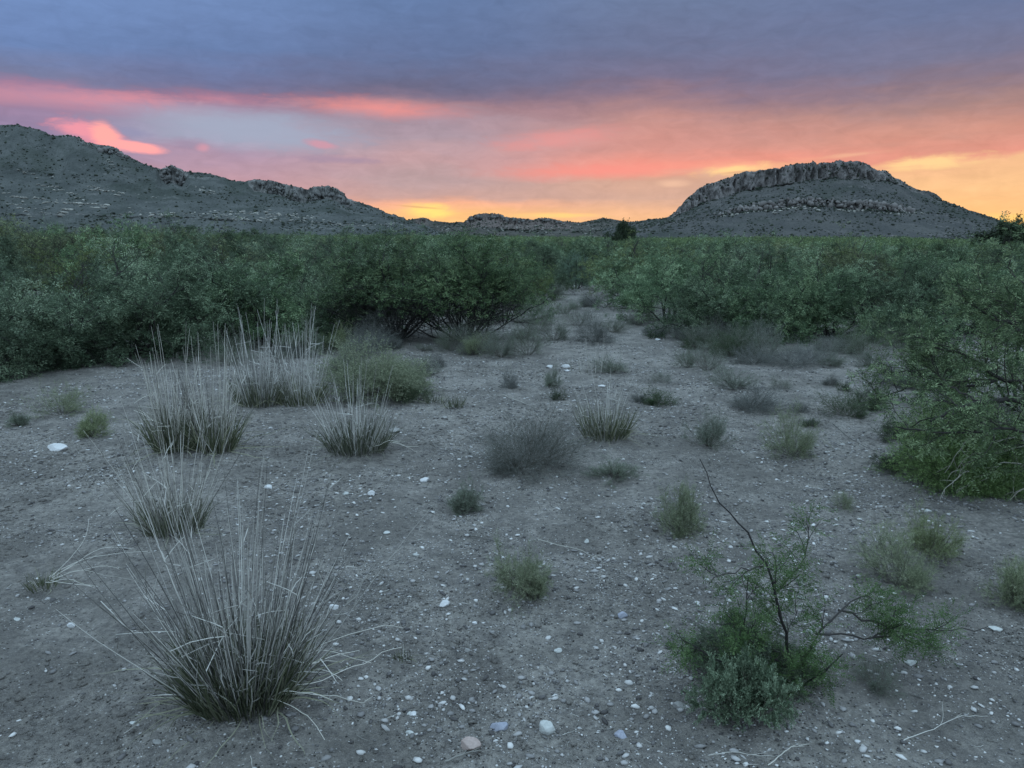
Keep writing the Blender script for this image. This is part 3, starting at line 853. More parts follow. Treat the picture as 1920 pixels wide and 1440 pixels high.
rng = np.random.default_rng(11)
placed = []
front = [  # photo x, base y, height m, width m, proto, label
    (-140, 735, 1.35, 2.3, 0, 'mesquite bush cut by the left edge of the photo, beside the yellow green shrub'),
    (40, 702, 1.38, 2.5, 1, 'broad drooping green mesquite behind the larger yellow green shrub at far left'),
    (205, 690, 1.30, 2.2, 3, 'low dark based mesquite directly behind the tall paired grass clump, left thicket front'),
    (345, 672, 1.42, 2.4, 0, 'green mesquite at the inner end of the left thicket front, behind the grass seed stalks'),
    (478, 655, 1.35, 2.3, 4, 'mesquite between the left thicket and the dark stemmed central bushes'),
    (600, 645, 1.40, 2.2, 1, 'bushy mesquite left of the central dark stemmed bush, behind the big yellow green shrub'),
    (730, 655, 1.66, 2.5, 5, 'tall mesquite with many dark upright stems showing, centre left of the path'),
    (865, 655, 1.62, 2.5, 5, 'mesquite with blackish bare stems next to the grey shrubs by the path'),
    (945, 618, 1.30, 1.6, 2, 'slanting mesquite leaning over the grey shrubs beside the path mouth'),
    (965, 578, 1.40, 1.9, 3, 'small rounded mesquite at the left side where the path narrows'),
    (1215, 592, 1.35, 2.2, 2, 'mesquite with dark thin stems at the right side of the path mouth'),
    (1262, 618, 1.25, 2.2, 0, 'low green mesquite right of the path behind the stony strip'),
    (1362, 648, 1.15, 2.0, 4, 'low spreading mesquite behind the round grey bush right of the path'),
    (1470, 650, 1.30, 2.2, 1, 'light tipped mesquite in the middle of the right thicket front'),
    (1590, 648, 1.35, 2.3, 3, 'dark hollowed mesquite right thicket front, left of the branching near mesquite'),
    (1705, 645, 1.30, 2.4, 0, 'mesquite directly behind the bare arching branches at right'),
    (1840, 640, 1.35, 2.4, 2, 'mesquite hidden partly by the near branching mesquite at right edge'),
    (1985, 790, 1.5, 2.0, 2, 'leafy mesquite crowding behind the crooked limbs at the right edge'),
    (2010, 650, 1.35, 2.4, 1, 'mesquite at the right edge behind the near branching mesquite'),
]
for px, py, h, w, k, lab in front:
    x, y = ground(px, py - 8)
    y += w * 0.28
    pr = bare if k == 5 else protos[k]
    place(pr, x, y, h, w, rng.uniform(0, 6.28), lab, 'mesquite bush')
    placed.append((x, y, w * .42))
x, y = ground(1080, 543)
o = place(proto_pale, x, y + .3, 1.15, 1.5, 1.0, 'pale grey green bush with whitish tips standing in the path gap', 'bush', h0=1.5, w0=1.6)
placed.append((x, y, .8))
cnt = 0; tries = 0
labels = {
    'l1': ('green mesquite bush packed in the second rows of the thicket left of the path', 'near mesquites left of the path'),
    'l2': ('mesquite bush with only its top showing far back in the left thicket', 'farther mesquites left of the path'),
    'r1': ('green mesquite bush packed in the second rows of the thicket right of the path', 'near mesquites right of the path'),
    'r2': ('mesquite bush with only its top showing far back in the right thicket', 'farther mesquites right of the path'),
}
fx = np.array([p[0] for p in placed]); fy = np.array([p[1] for p in placed]); fr = np.array([p[2] for p in placed])
while cnt < 230 and tries < 20000:
    tries += 1
    rr = math.sqrt(rng.uniform(8 ** 2, 41 ** 2)); a = R(rng.uniform(-40, 39))
    x, y = rr * math.sin(a), rr * math.cos(a)
    px, py = pxof(x, y)
    w = rng.uniform(2.0, 3.2)
    if py > frontline(px) - 10: continue
    px2, py2 = pxof(x, y - w * .45)
    if py2 > frontline(px2) + 2: continue
    if np.any((fx - x) ** 2 + (fy - y) ** 2 < (fr + w * .40) ** 2): continue
    if 1035 < px < 1135 and rr < 24: continue
    # keep the narrow track open
    if 16 < y < 34 and abs(px - (1080 + (y - 16) * 2)) < 55 and py > 530: continue
    hm = hmax(x, y) * (1.07 if rng.random() < .1 else 1)
    h = min(rng.uniform(1.35, 2.0), hm * rng.uniform(.80, 1.03))
    if px < 500: h = hm * rng.uniform(.80, 1.02)
    h = max(1.0, h)
    key = ('l' if px < 1085 else 'r') + ('1' if rr < 21 else '2')
    lab, grp = labels[key]
    u = rng.random()
    pr = bare if u < .08 else olive if u < .20 else dark_mesq if u < .34 else twiggy if u < .42 else protos[rng.integers(0, 5)]
    place(pr, x, y, h, w, rng.uniform(0, 6.28), lab, 'mesquite bush', grp)
    fx = np.append(fx, x); fy = np.append(fy, y); fr = np.append(fr, w * .44); cnt += 1
print('mesquites', cnt)

# far brush, one mass
def far_brush():
    rng = np.random.default_rng(5)
    g = Geo()
    for d0, d1, n, nleaf, ls in ((40, 75, 900, 260, .16), (75, 150, 1500, 90, .30), (150, 340, 3200, 26, .7), (340, 900, 7000, 9, 1.8)):
        rr = np.sqrt(rng.uniform(d0 ** 2, d1 ** 2, n)); a = np.radians(rng.uniform(-42, 42, n))
        x, y = rr * np.sin(a), rr * np.cos(a)
        z0 = hgt(x, y)
        px, _ = pxof(x, y, 1.5)
        dx, dy, dz = ray(px, topline(px))
        hm = CH + y * dz / dy - z0
        h = np.minimum(rng.uniform(1.5, 2.3, n) - z0 * .9, hm) * rng.uniform(.88, 1.0, n)
        w = rng.uniform(1.2, 2.0, n) * (1 if d1 < 300 else 1.8)
        u = unit(rng.normal(size=(n, nleaf, 3))); rad = rng.uniform(.55, 1.0, (n, nleaf, 1)) ** .6
        lump = 1 + 0.25 * np.sin(u[..., :1] * 5 + a[:, None, None] * 90) * np.cos(u[..., 1:2] * 4)
        u = u * rad * lump
        C = np.stack([x[:, None] + u[..., 0] * w[:, None], y[:, None] + u[..., 1] * w[:, None], (z0 + h * .45)[:, None] + u[..., 2] * (h * .5)[:, None]], -1).reshape(-1, 3)
        rn = np.clip(np.repeat(rng.uniform(.1, .8, n), nleaf) + rng.normal(size=n * nleaf) * .2, 0, 1)
        D = unit(rng.normal(size=C.shape) + np.array([0, 0, .5]))
        sprigs(g, C, D, ls, 4 if d0 < 100 else 3, ls * .5, ls * .22, rng, rnd=rn)
    tag(g.make('far_brush', M['mesq_far']), 'green sea of distant mesquite scrub reaching to the foot of the hills', 'brush', kind='stuff')


far_brush()


def far_tree(px, py_top, wpx, Y, label, seed):
    c = at(px, 450, Y); top = at(px, py_top, Y)[2]
    w = wpx / FPX * Y
    e = mesquite(seed, 1.0, 1.0, nst=13, ang=(.1, 1.1), l2=9, leaf_n=8, ll=.05, lw=.03, sprig=.12, leafmat='dark_leaf', name='dark_tree')
    z = float(hgt(c[0], Y)); e.location = (c[0], Y, z - .1); e.scale = (w, w, top - z)
    tag(e, label, 'tree')


far_tree(1169, 417, 60, 75, 'small dark tree standing above the brush left of the mesa', 201)
far_tree(1900, 414, 105, 60, 'dark rounded tree on the skyline at the right edge below the mesa', 202)


# near branching mesquite at the right edge, and the young one in the foreground
def limb_tree(name, limbs, radii, label, cat, seed, leafmat, child, twig, leaf, n_leaf, nl, ll, lw, sprig, dens=1.0, up=0.02, foliage_from=0.0, kch=7, ktw=6, L1s=0.45, L2s=0.22, tmax=()):
    rng = np.random.default_rng(seed)
    root = np.array(limbs[0][0]); root[2] = float(hgt(root[0], root[1]))
    e = empty(name, tuple(root))
    gb, gl = Geo(), Geo()
    for li, (lm, (ra, rb)) in enumerate(zip(limbs, radii)):
        A = np.array(lm) - root
        seg = np.linalg.norm(np.diff(A, axis=0), axis=1); cum = np.concatenate([[0], np.cumsum(seg)]); T = cum[-1]
        K = max(8, int(T / .05))
        tt = np.linspace(0, T, K)
        P = np.stack([np.interp(tt, cum, A[:, j]) for j in range(3)], -1)
        ker = np.array([.25, .5, .25])
        for _ in range(2):
            Q = P.copy(); Q[1:-1] = P[:-2] * .25 + P[1:-1] * .5 + P[2:] * .25; P = Q
        P[1:-1] += rng.normal(size=P[1:-1].shape) * .006
        P = P[None]
        tubes(gb, P, np.array([ra]), np.array([rb]), 6, rng.random(1))
        n1 = max(2, int(T * kch * dens))
        tm = tmax[li] if li < len(tmax) else 1.0
        s, d, i, t = children(P, n1, foliage_from, tm, .8, rng)
        d[:, 2] += .15
        P1 = grow(s, d, L1s * rng.uniform(.4, 1.2, n1) * (1.1 - .5 * t), 6, .2, up, rng)
        tubes(gb, P1, np.full(n1, max(rb * .8, .0022)), .0012, 4, rng.random(n1))
        s, d, i, t = children(P1, ktw, .1, 1.0, .8, rng)
        P2 = grow(s, d, L2s * rng.uniform(.4, 1.2, len(s)), 5, .22, up, rng)
        tubes(gb, P2, np.full(len(s), .0016), .0007, 3, rng.random(len(s)))
        if n_leaf:
            for PP, n in ((P1, n_leaf), (P2, n_leaf)):
                s, d, i, t = children(PP, n, .1, 1.0, .9, rng)
                d[:, 2] -= .15
                sprigs(gl, s, d, sprig * rng.uniform(.6, 1.2, len(s)), nl, ll, lw, rng)
    gb.make('branches', M['mesq_bark'], e, smooth=True)
    gl.make('foliage', M[leafmat], e)
    tag(e, label, cat)
    return e


def L_(Y0, *pts):
    out = []
    for p in pts:
        Y = Y0 + (p[2] if len(p) > 2 else 0)
        out.append(at(p[0], p[1], Y))
    return out


Yr = ground(2030, 935)[1]
rt = L_(Yr, (2035, 940), (2000, 860), (1965, 790, .05))
limbs = [rt,
         [rt[2]] + L_(Yr, (1910, 746, .05), (1840, 752, .0), (1790, 765, -.1), (1745, 790, -.2)),
         [rt[2]] + L_(Yr, (1925, 712, .2), (1868, 714, .25), (1842, 684, .3), (1800, 662, .35), (1752, 650, .4)),
         L_(Yr, (1868, 714, .25), (1820, 722, .3), (1770, 728, .45), (1712, 712, .6), (1690, 738, .6), (1650, 745, .6)),
         L_(Yr, (1712, 712, .6), (1716, 690, .6), (1680, 700, .65), (1640, 690, .7)),
         [rt[2]] + L_(Yr, (1950, 660, .2), (1905, 610, .3), (1862, 600, .3), (1830, 575, .4), (1800, 560, .4)),
         [rt[2]] + L_(Yr, (1975, 620, .3), (1945, 570, .3), (1915, 530, .4), (1895, 512, .4)),
         [rt[1]] + L_(Yr, (1960, 840, -.1), (1900, 800, -.2), (1820, 810, -.3), (1750, 812, -.3), (1680, 800, -.2)),
         [rt[2]] + L_(Yr, (2010, 620, .1), (2050, 560, .2), (2080, 530, .2)),
         [rt[1]] + L_(Yr, (2080, 760, .0), (2130, 700, .2), (2180, 640, .2)),
         L_(Yr, (1905, 610, .3), (1880, 575, .5), (1850, 548, .6), (1830, 540, .6)),
         L_(Yr, (1840, 752, .0), (1790, 730, .2), (1745, 690, .5), (1715, 672, .7)),
         ]
radii = [(.035, .026), (.022, .006), (.02, .006), (.010, .004), (.006, .003), (.018, .005), (.018, .005), (.012, .004), (.018, .005), (.018, .005), (.008, .003), (.008, .003)]
limb_tree('mesquite_tree', limbs, radii, 'near mesquite with dark crooked limbs reaching in from the right edge', 'mesquite tree', 301, 'near_leaf', None, None, None, 4, 14, .022, .0062, .095, dens=1.3, kch=9, ktw=6, L1s=.46, L2s=.19, up=-.02)

yb = ground(1492, 1288)
Yb = yb[1]
yl = [
    L_(Yb, (1492, 1290), (1478, 1210), (1462, 1150), (1446, 1092), (1432, 1058, .03), (1411, 1010, .05), (1398, 984, .08), (1356, 952, .1), (1332, 902, .12), (1312, 860, .14)),
    L_(Yb, (1492, 1290), (1516, 1212), (1545, 1166), (1578, 1140, .05), (1612, 1120, .1)),
    L_(Yb, (1572, 1144, .05), (1640, 1166, .1), (1700, 1178, .15), (1760, 1186, .2), (1850, 1176, .25)),
    L_(Yb, (1530, 1188, .0), (1600, 1194, .05), (1690, 1200, .1), (1745, 1222, .12), (1768, 1214, .12)),
    L_(Yb, (1488, 1270), (1420, 1215, -.05), (1396, 1184, -.05), (1362, 1152, -.05)),
    L_(Yb, (1396, 1186, -.05), (1400, 1130, -.05), (1403, 1082, -.05)),
    L_(Yb, (1452, 1110, .02), (1490, 1078, .1), (1516, 1030, .15), (1518, 1010, .15), (1478, 988, .2)),
    L_(Yb, (1432, 1062, .03), (1400, 1066, .0), (1360, 1078, -.05), (1330, 1096, -.05)),
    L_(Yb, (1492, 1290), (1540, 1262, -.05), (1580, 1226, -.05)),
    L_(Yb, (1492, 1290), (1420, 1270, -.1), (1340, 1240, -.1), (1280, 1200, -.05)),
]
yr = [(.0065, .0014), (.006, .0025), (.004, .0018), (.004, .0018), (.004, .0018), (.003, .0012), (.0035, .0012), (.003, .0015), (.004, .002), (.004, .002)]
limb_tree('young_mesquite', yl, yr, 'young thorny mesquite sapling with one long bare leader, right foreground', 'sapling', 303, 'sapling_leaf', None, None, None, 5, 20, .013, .0034, .09, dens=.9, kch=11, ktw=4, L1s=.14, L2s=.085, tmax=(.5, 1, 1, 1, 1, 1, .6))


# ------------------------------------------------------------------ grasses
def grass_clump(px, py, wpx, hm, n, label, seed, lean=(0.0, 0.5), dark=0.35, nblade=260, bh=0.22, rad=0.0017, tilt=(0, 0), bend=4, mb_=None, spare=.0, bleached=0):
    rng = np.random.default_rng(seed)
    x, y = ground(px, py); dd = depth(x, y)
    r = wpx / 2 / FPX * dd
    y += r * .5
    z = float(hgt(x, y)); e = empty('grass_clump', (x, y, z - .01))
    gs = Geo()
    th = rng.uniform(0, 6.28, n); q = np.sqrt(rng.random(n))
    S = np.stack([np.cos(th) * q * r * .8, np.sin(th) * q * r * .7, np.zeros(n)], -1)
    a = lean[0] + (lean[1] - lean[0]) * q * rng.uniform(.5, 1.15, n)
    D = np.stack([np.sin(a) * np.cos(th) + tilt[0], np.sin(a) * np.sin(th) + tilt[1], np.cos(a)], -1) + rng.normal(size=(n, 3)) * .04
    isd = rng.random(n) < dark
    L = hm * rng.uniform(.5, 1.08, n) * rng.choice([1, .75, .5], n, p=[.35, .3, .35]) * np.where(isd, .8, 1)
    P = grow(S, D, L, 9, .022, -.004, rng)
    rn = np.where(isd, rng.uniform(0, .3, n), rng.uniform(.45, 1.0, n))
    tubes(gs, P, rad * rng.uniform(.8, 1.25, n), rad * .35, 4, rn)
    # a few stalks snapped over
    nb = bend * 2
    s, d, i, t = children(P[:nb * 2], 1, .35, .8, .9, rng)
    d[:, 2] -= .35
    tubes(gs, grow(s, d, rng.uniform(.08, .25, len(s)) * hm, 4, .06, -.05, rng), np.full(len(s), rad), rad * .5, 4, rng.uniform(.6, 1, len(s)))
    # thin side leaves clasping the stalks
    s, d, i, t = children(P, 2, .15, .75, .35, rng)
    P2 = grow(s, d, rng.uniform(.05, .16, len(s)) * hm, 5, .12, -.03, rng)
    ribbons(gs, P2, np.full(len(s), rad * 1.8), rng.uniform(.3, 1, len(s)), rng)
    gs.make('stalks', M['straw'], e)
    gb = Geo()
    th = rng.uniform(0, 6.28, nblade); q = np.sqrt(rng.random(nblade))
    S = np.stack([np.cos(th) * q * r, np.sin(th) * q * r * .85, np.zeros(nblade)], -1)
    a = rng.uniform(.02, .2, nblade) + q * .34
    D = np.stack([np.sin(a) * np.cos(th), np.sin(a) * np.sin(th), np.cos(a)], -1)
    P = grow(S, D, bh * rng.uniform(.4, 1.35, nblade), 7, .09, -.03, rng)
    ribbons(gb, P, rad * 2.2 * rng.uniform(.6, 1.3, nblade), np.clip(rng.beta(1.2, 1.7, nblade), 0, 1), rng)
    m = nblade // 22
    th = rng.uniform(0, 6.28, m)
    S = np.stack([np.cos(th) * r * .9, np.sin(th) * r * .8, np.full(m, .015)], -1)
    D = np.stack([np.cos(th), np.sin(th), rng.uniform(.1, .9, m)], -1)
    P = grow(S, D, bh * rng.uniform(.6, 1.8, m), 9, .16, -.14, rng)
    P[..., 2] = np.maximum(P[..., 2], .004 + rng.random((m, 1)) * .01)
    ribbons(gb, P, rad * 2.3 * rng.uniform(.6, 1.2, m), rng.uniform(.7, 1, m), rng)
    gb.make('blades', M['blade'], e)
    if bleached:
        gg = Geo(); m = bleached
        th = rng.uniform(-1.0, 1.3, m)
        S = np.stack([np.cos(th) * r * .9, np.sin(th) * r * .6, np.full(m, .05)], -1)
        D = np.stack([np.cos(th), np.sin(th) * .6, rng.uniform(.1, .6, m)], -1)
        P = grow(S, D, rng.uniform(.25, .5, m), 12, .14, -.07, rng)
        P[..., 2] = np.maximum(P[..., 2], .006)
        tubes(gg, P, np.full(m, rad * .9), rad * .5, 4, rng.uniform(.75, 1, m))
        gg.make('fallen_stalks', M['straw'], e)
    tag(e, label, 'grass clump')
    return e


grass_clump(442, 1335, 190, .93, 290, 'largest tall bunch grass with long stiff grey stalks, left foreground', 1, (0, .62), .50, 1100, .24, .0020, bend=8, bleached=9)
grass_clump(312, 1005, 110, .72, 110, 'tall thin bunch grass just behind the largest clump, leaning left', 2, (0, .55), .2, 320, .18, .0021, tilt=(-.06, 0))
grass_clump(322, 848, 78, .92, 115, 'left of the two joined tall grass clumps before the left thicket', 3, (0, .24), .3, 380, .32, .0026)
grass_clump(396, 850, 72, .90, 105, 'right of the two joined tall grass clumps before the left thicket', 4, (0, .26), .3, 360, .32, .0026)
grass_clump(480, 762, 80, 1.02, 110, 'dense pale stalked bunch grass with green base behind the joined pair', 5, (0, .34), .12, 340, .30, .0028)
grass_clump(560, 760, 84, .96, 100, 'grey dry bunch grass right of the dense pale stalked clump', 6, (0, .34), .08, 240, .28, .0027)
grass_clump(662, 852, 108, .66, 120, 'bunch grass with green base and splayed straw stalks before the big yellow green shrub', 7, (0, .55), .08, 460, .26, .0023, bleached=3)
grass_clump(1138, 824, 84, .55, 85, 'green based bunch grass with short pale stalks beside the large dead twiggy bush', 8, (0, .5), .1, 400, .25, .0022)
grass_clump(1118, 700, 110, .50, 30, 'sparse wispy dry grass standing on the stony strip at centre', 9, (0, .3), .0, 30, .10, .0018)
grass_clump(72, 1108, 46, .10, 12, 'small flattened tuft with dry grass around it at the left edge', 10, (.2, 1.1), .1, 90, .09, .0014, bleached=8)
grass_clump(754, 1240, 30, .07, 26, 'tiny stubby dark tuft right of the largest bunch grass', 12, (0, .25), .5, 60, .04, .0014)
grass_clump(815, 757, 36, .12, 20, 'small dark reddish tuft left of its twin in front of the big yellow green shrub', 13, (.1, .8), .7, 90, .12, .002)
grass_clump(852, 765, 34, .14, 20, 'small dark tuft right of its twin beside the big yellow green shrub', 14, (.1, .8), .7, 90, .12, .002)


# ------------------------------------------------------------------ shrubs
def shrub(seed, leafmat, stemmat='stem', n0=26, ang=(.05, 1.1), n1=5, n2=4, leaves=5, nl=5, ll=.012, lw=.004, sprig=.03, thick=.0018, name='low_shrub', w=.4, h=.35, up=.03, wander=.12, leaf_t=.35, fine_twigs_mat=None):
    rng = np.random.default_rng(seed)
    th = rng.uniform(0, 6.28, n0); a = ang[0] + (ang[1] - ang[0]) * np.sqrt(rng.random(n0))
    D = np.stack([np.sin(a) * np.cos(th), np.sin(a) * np.sin(th), np.cos(a)], -1)
    S = np.stack([np.cos(th), np.sin(th), th * 0], -1) * (.03 * rng.random((n0, 1))) * w / .4
    L = rng.uniform(.6, 1.15, n0) * .4 * (1 + .28 * np.sin(th + seed) + .2 * np.sin(2.7 * th + seed * 2))
    P0 = grow(S, D, L, 6, wander * .7, up, rng)
    s, d, i, t = children(P0, n1, .2, .95, .45, rng)
    P1 = grow(s, d, L[i] * (1.0 - .6 * t) * .8, 5, wander, up, rng)
    s, d, i, t = children(P1, n2, .15, .95, .5, rng)
    P2 = grow(s, d, .11 * rng.uniform(.5, 1.2, len(s)), 4, wander * 1.3, up, rng)
    gb, gl = Geo(), Geo()
    k = .4 / max(w, .1)
    tubes(gb, P0, np.full(n0, thick * 1.5 * k), thick * .8 * k, 4, rng.random(n0))
    tubes(gb, P1, np.full(len(P1), thick * .9 * k), thick * .5 * k, 3, rng.random(len(P1)))
    g2 = gl if leaves else gb
    tubes(g2, P2, np.full(len(P2), thick * .55 * k), thick * .3 * k, 3, rng.random(len(P2)) * .8 + .1)
    gs = [gb]
    if leaves:
        for P, n in ((P1, leaves), (P2, leaves)):
            s, d, i, t = children(P, n, leaf_t if P is P1 else .05, 1.0, .5, rng)
            sprigs(gl, s, d, sprig * k * rng.uniform(.6, 1.2, len(s)), nl, ll * k, lw * k, rng, fwd=.9)
        gs.append(gl)
    norm_geo(gs, h, w)
    e = empty(name)
    gb.make('stems', M[stemmat], e)
    if leaves: gl.make('foliage', M[leafmat], e)
    e['w0'] = w; e['h0'] = h
    return e


def put_shrub(e, px, py, wpx, hpx, label, cat='shrub', group=None, rz=0.0, copy=False):
    x, y = ground(px, py); dd = depth(x, y)
    w = wpx / FPX * dd * 1.12; h = hpx / FPX * dd * 1.05
    o = dup(e) if copy else e
    y += w * .18
    o.location = (x, y, float(hgt(x, y)) - .005); o.rotation_euler = (0, 0, rz)
    o.scale = (w / e['w0'], w / e['w0'], h / e['h0'])
    tag(o, label, cat, group)
    return o


KIND = {
    'broom': dict(leafmat='broom', n0=50, ang=(.05, 1.35), n1=6, n2=4, leaves=4, nl=5, ll=.010, lw=.0034, sprig=.03, thick=.0014, wander=.17, name='broom_shrub', up=.04),
    'sage': dict(leafmat='sage', n0=46, ang=(.05, 1.4), n1=6, n2=4, leaves=4, wander=.17, nl=5, ll=.011, lw=.003, sprig=.03, thick=.0018, name='grey_green_shrub', up=.04),
    'dead': dict(leafmat='dead', stemmat='dead', n0=80, ang=(.1, 1.5), n1=9, n2=6, leaves=0, thick=.0017, name='dead_bush', up=.02, wander=.22),
    'dark': dict(leafmat='dkgreen', n0=50, ang=(.1, 1.45), wander=.18, n1=6, n2=4, leaves=4, nl=5, ll=.012, lw=.003, sprig=.03, thick=.0018, name='dark_green_shrub', up=.03),
    'bright': dict(leafmat='brightgreen', stemmat='stem', n0=60, ang=(.1, 1.4), n1=7, n2=5, leaves=4, nl=4, ll=.02, lw=.003, sprig=.04, thick=.0016, name='green_wispy_shrub', up=-.02),
    'salt': dict(leafmat='salt', n0=30, ang=(.1, 1.2), n1=7, n2=5, leaves=6, nl=6, ll=.010, lw=.008, sprig=.03, thick=.002, name='saltbush', up=.05),
}
SP_ = {}


def K(kind, seed, **kw):
    a = dict(KIND[kind]); a.update(kw)
    return shrub(seed, **a)


big = [
    ('broom', 105, 783, 112, 66, 'larger rounded yellow green shrub at far left before the thicket'),
    ('broom', 163, 821, 62, 50, 'smaller yellow green shrub right of and below the larger one at far left'),
    ('broom', 710, 750, 200, 98, 'biggest yellow green shrub, wide and dense, behind the splayed bunch grass'),
    ('broom', 985, 1128, 118, 98, 'round light green shrub alone on bare soil, centre foreground'),
    ('sage', 870, 962, 70, 56, 'small wispy grey green shrub below the large dead twiggy bush'),
    ('broom', 1278, 1008, 98, 92, 'upright soft green shrub left of the thorny bare leader twig'),
    ('sage', 1332, 842, 88, 62, 'grey green shrub at mid right, left of the taller feathery one'),
    ('broom', 1490, 860, 108, 92, 'feathery grey green shrub with a dark gap under it at mid right'),
    ('broom', 1700, 1112, 138, 112, 'larger of two touching pale green shrubs, in front, at lower right'),
    ('broom', 1752, 1050, 112, 88, 'rear one of two touching pale green shrubs at lower right'),
    ('broom', 1925, 1145, 110, 92, 'pale green shrub cut by the right edge of the photo'),
    ('sage', 1330, 697, 96, 58, 'rounded grey bush with dense twigs right of the path mouth'),
    ('dark', 1600, 785, 96, 48, 'low dark olive shrub patch left of the near mesquite'),
    ('dark', 1685, 882, 76, 42, 'small dark shrub at the foot of the near mesquite'),
    ('dark', 1690, 830, 96, 56, 'dark green shrub under the left end of the near mesquite limbs'),
    ('dark', 1232, 762, 66, 30, 'low dark green cushion shrub right of the pale stalked bunch grass'),
    ('dead', 985, 888, 215, 108, 'largest purple grey twiggy bush, nearly leafless, at centre'),
    ('sage', 1150, 902, 92, 44, 'low faint green shrub touching the right side of the large twiggy bush'),
    ('dead', 1415, 772, 112, 42, 'flat dead twiggy bush lying wide at mid right'),
    ('dead', 1118, 645, 92, 62, 'round dark grey twiggy bush beside the path, left edge'),
    ('sage', 1085, 612, 84, 48, 'grey shrub directly behind the round dark twiggy bush on the path'),
    ('sage', 990, 668, 96, 72, 'rounded grey green shrub at the right end of the central thicket foot'),
    ('sage', 1040, 640, 80, 56, 'grey shrub filling between the thicket foot and the twiggy path bush'),
    ('sage', 940, 672, 64, 50, 'small grey shrub at the foot of the dark stemmed mesquites'),
    ('broom', 890, 668, 60, 40, 'small yellowish shrub at the foot of the dark stemmed mesquites'),
    ('broom', 628, 660, 66, 52, 'olive shrub behind the biggest yellow green shrub, at the thicket foot'),
    ('dark', 1045, 752, 34, 26, 'tiny dark green shrub below the small open one at centre'),
    ('sage', 1036, 727, 36, 38, 'small open grey shrub at centre beyond the large twiggy bush'),
    ('dead', 955, 729, 34, 36, 'tiny vase shaped shrub alone on the bare strip at centre'),
    ('dead', 822, 690, 38, 38, 'small vase shaped grey shrub at the thicket foot above the grass tufts'),
    ('sage', 1380, 732, 92, 40, 'loose low grey shrub in front of the rounded grey bush'),
    ('sage', 1470, 732, 52, 34, 'little grey shrub between the loose low one and the reddish twig tuft'),
    ('dead', 1505, 775, 40, 34, 'small brown twiggy shrub at the right end of the flat dead bush'),
    ('dead', 1558, 724, 34, 22, 'small reddish dark twig tuft in the right clearing'),
    ('dark', 1586, 735, 30, 22, 'small dark green tuft right of the reddish one in the right clearing'),
    ('dead', 1495, 690, 120, 44, 'wide dark twiggy bush under arching stems at the right thicket foot'),
    ('dead', 1420, 684, 86, 34, 'low grey twiggy bush at the right thicket foot'),
    ('sage', 1560, 688, 60, 26, 'low grey green shrub right of the wide dark twiggy bush'),
    ('dead', 1280, 640, 40, 32, 'small upright twiggy shrub right of the path beside a white stone'),
    ('sage', 1200, 610, 70, 34, 'grey shrub on the right edge of the path mouth'),
    ('sage', 1150, 700, 60, 30, 'low grey shrub on the pale stony strip of the clearing'),
    ('sage', 1245, 720, 44, 26, 'tiny grey shrub above the dark green cushion shrub'),
    ('broom', 1585, 956, 44, 34, 'small isolated green tuft at right before the near mesquite'),
    ('sage', 1655, 1302, 92, 52, 'thin grey green tuft with curling dry stems at lower right'),
    ('dark', 1400, 1290, 235, 76, 'dark green mat like shrub at the foot of the young mesquite'),
    ('salt', 1410, 1362, 140, 118, 'front grey green saltbush with small rounded leaves, lower right'),
    ('salt', 1385, 1290, 84, 112, 'upright grey green saltbush plume behind the front saltbush'),
    ('bright', 1850, 925, 230, 160, 'fresh green wispy bush with drooping stems under the near mesquite'),
    ('sage', 30, 800, 40, 26, 'tiny faint grey shrub at the left edge near the yellow green shrubs'),
    ('sage', 1110, 575, 80, 34, 'small grey shrub far back in the mouth of the path'),
    ('sage', 1060, 590, 60, 34, 'faint grey shrub at the left side of the path mouth'),
    ('dead', 1690, 728, 84, 42, 'grey twiggy bush seen through the bare arching branches at right'),
    ('sage', 1010, 622, 90, 54, 'grey shrub behind the thicket foot shrubs, left side of the path'),
    ('sage', 1150, 625, 60, 36, 'small grey shrub right behind the round dark twiggy bush'),
    ('dark', 1305, 655, 60, 30, 'dark low shrub against the right thicket, left of the rounded grey bush'),
    ('sage', 1290, 690, 50, 40, 'yellowish grey shrub touching the left side of the rounded grey bush'),
    ('dark', 1410, 668, 120, 40, 'dark shrub spilling out from under the right thicket'),
    ('sage', 1640, 690, 70, 40, 'thin grey shrub left of the bare arching branches'),
    ('dark', 1640, 770, 60, 46, 'dark olive shrub right of the low olive patch'),
    ('dead', 1200, 755, 30, 18, 'tiny dark twig tuft left of the dark green cushion shrub'),
    ('sage', 785, 705, 70, 36, 'grey wispy shrub right behind the biggest yellow green shrub'),
    ('dark', 770, 752, 70, 34, 'dark low shrub at the right foot of the biggest yellow green shrub'),
    ('dead', 640, 700, 60, 44, 'grey twiggy bush behind the left side of the biggest yellow green shrub'),
    ('sage', 1760, 690, 90, 40, 'grey shrub behind the limbs of the near mesquite'),
    ('dark', 1520, 800, 36, 20, 'tiny dark tuft above the feathery grey green shrub'),
]
cache = {}
rng = np.random.default_rng(77)
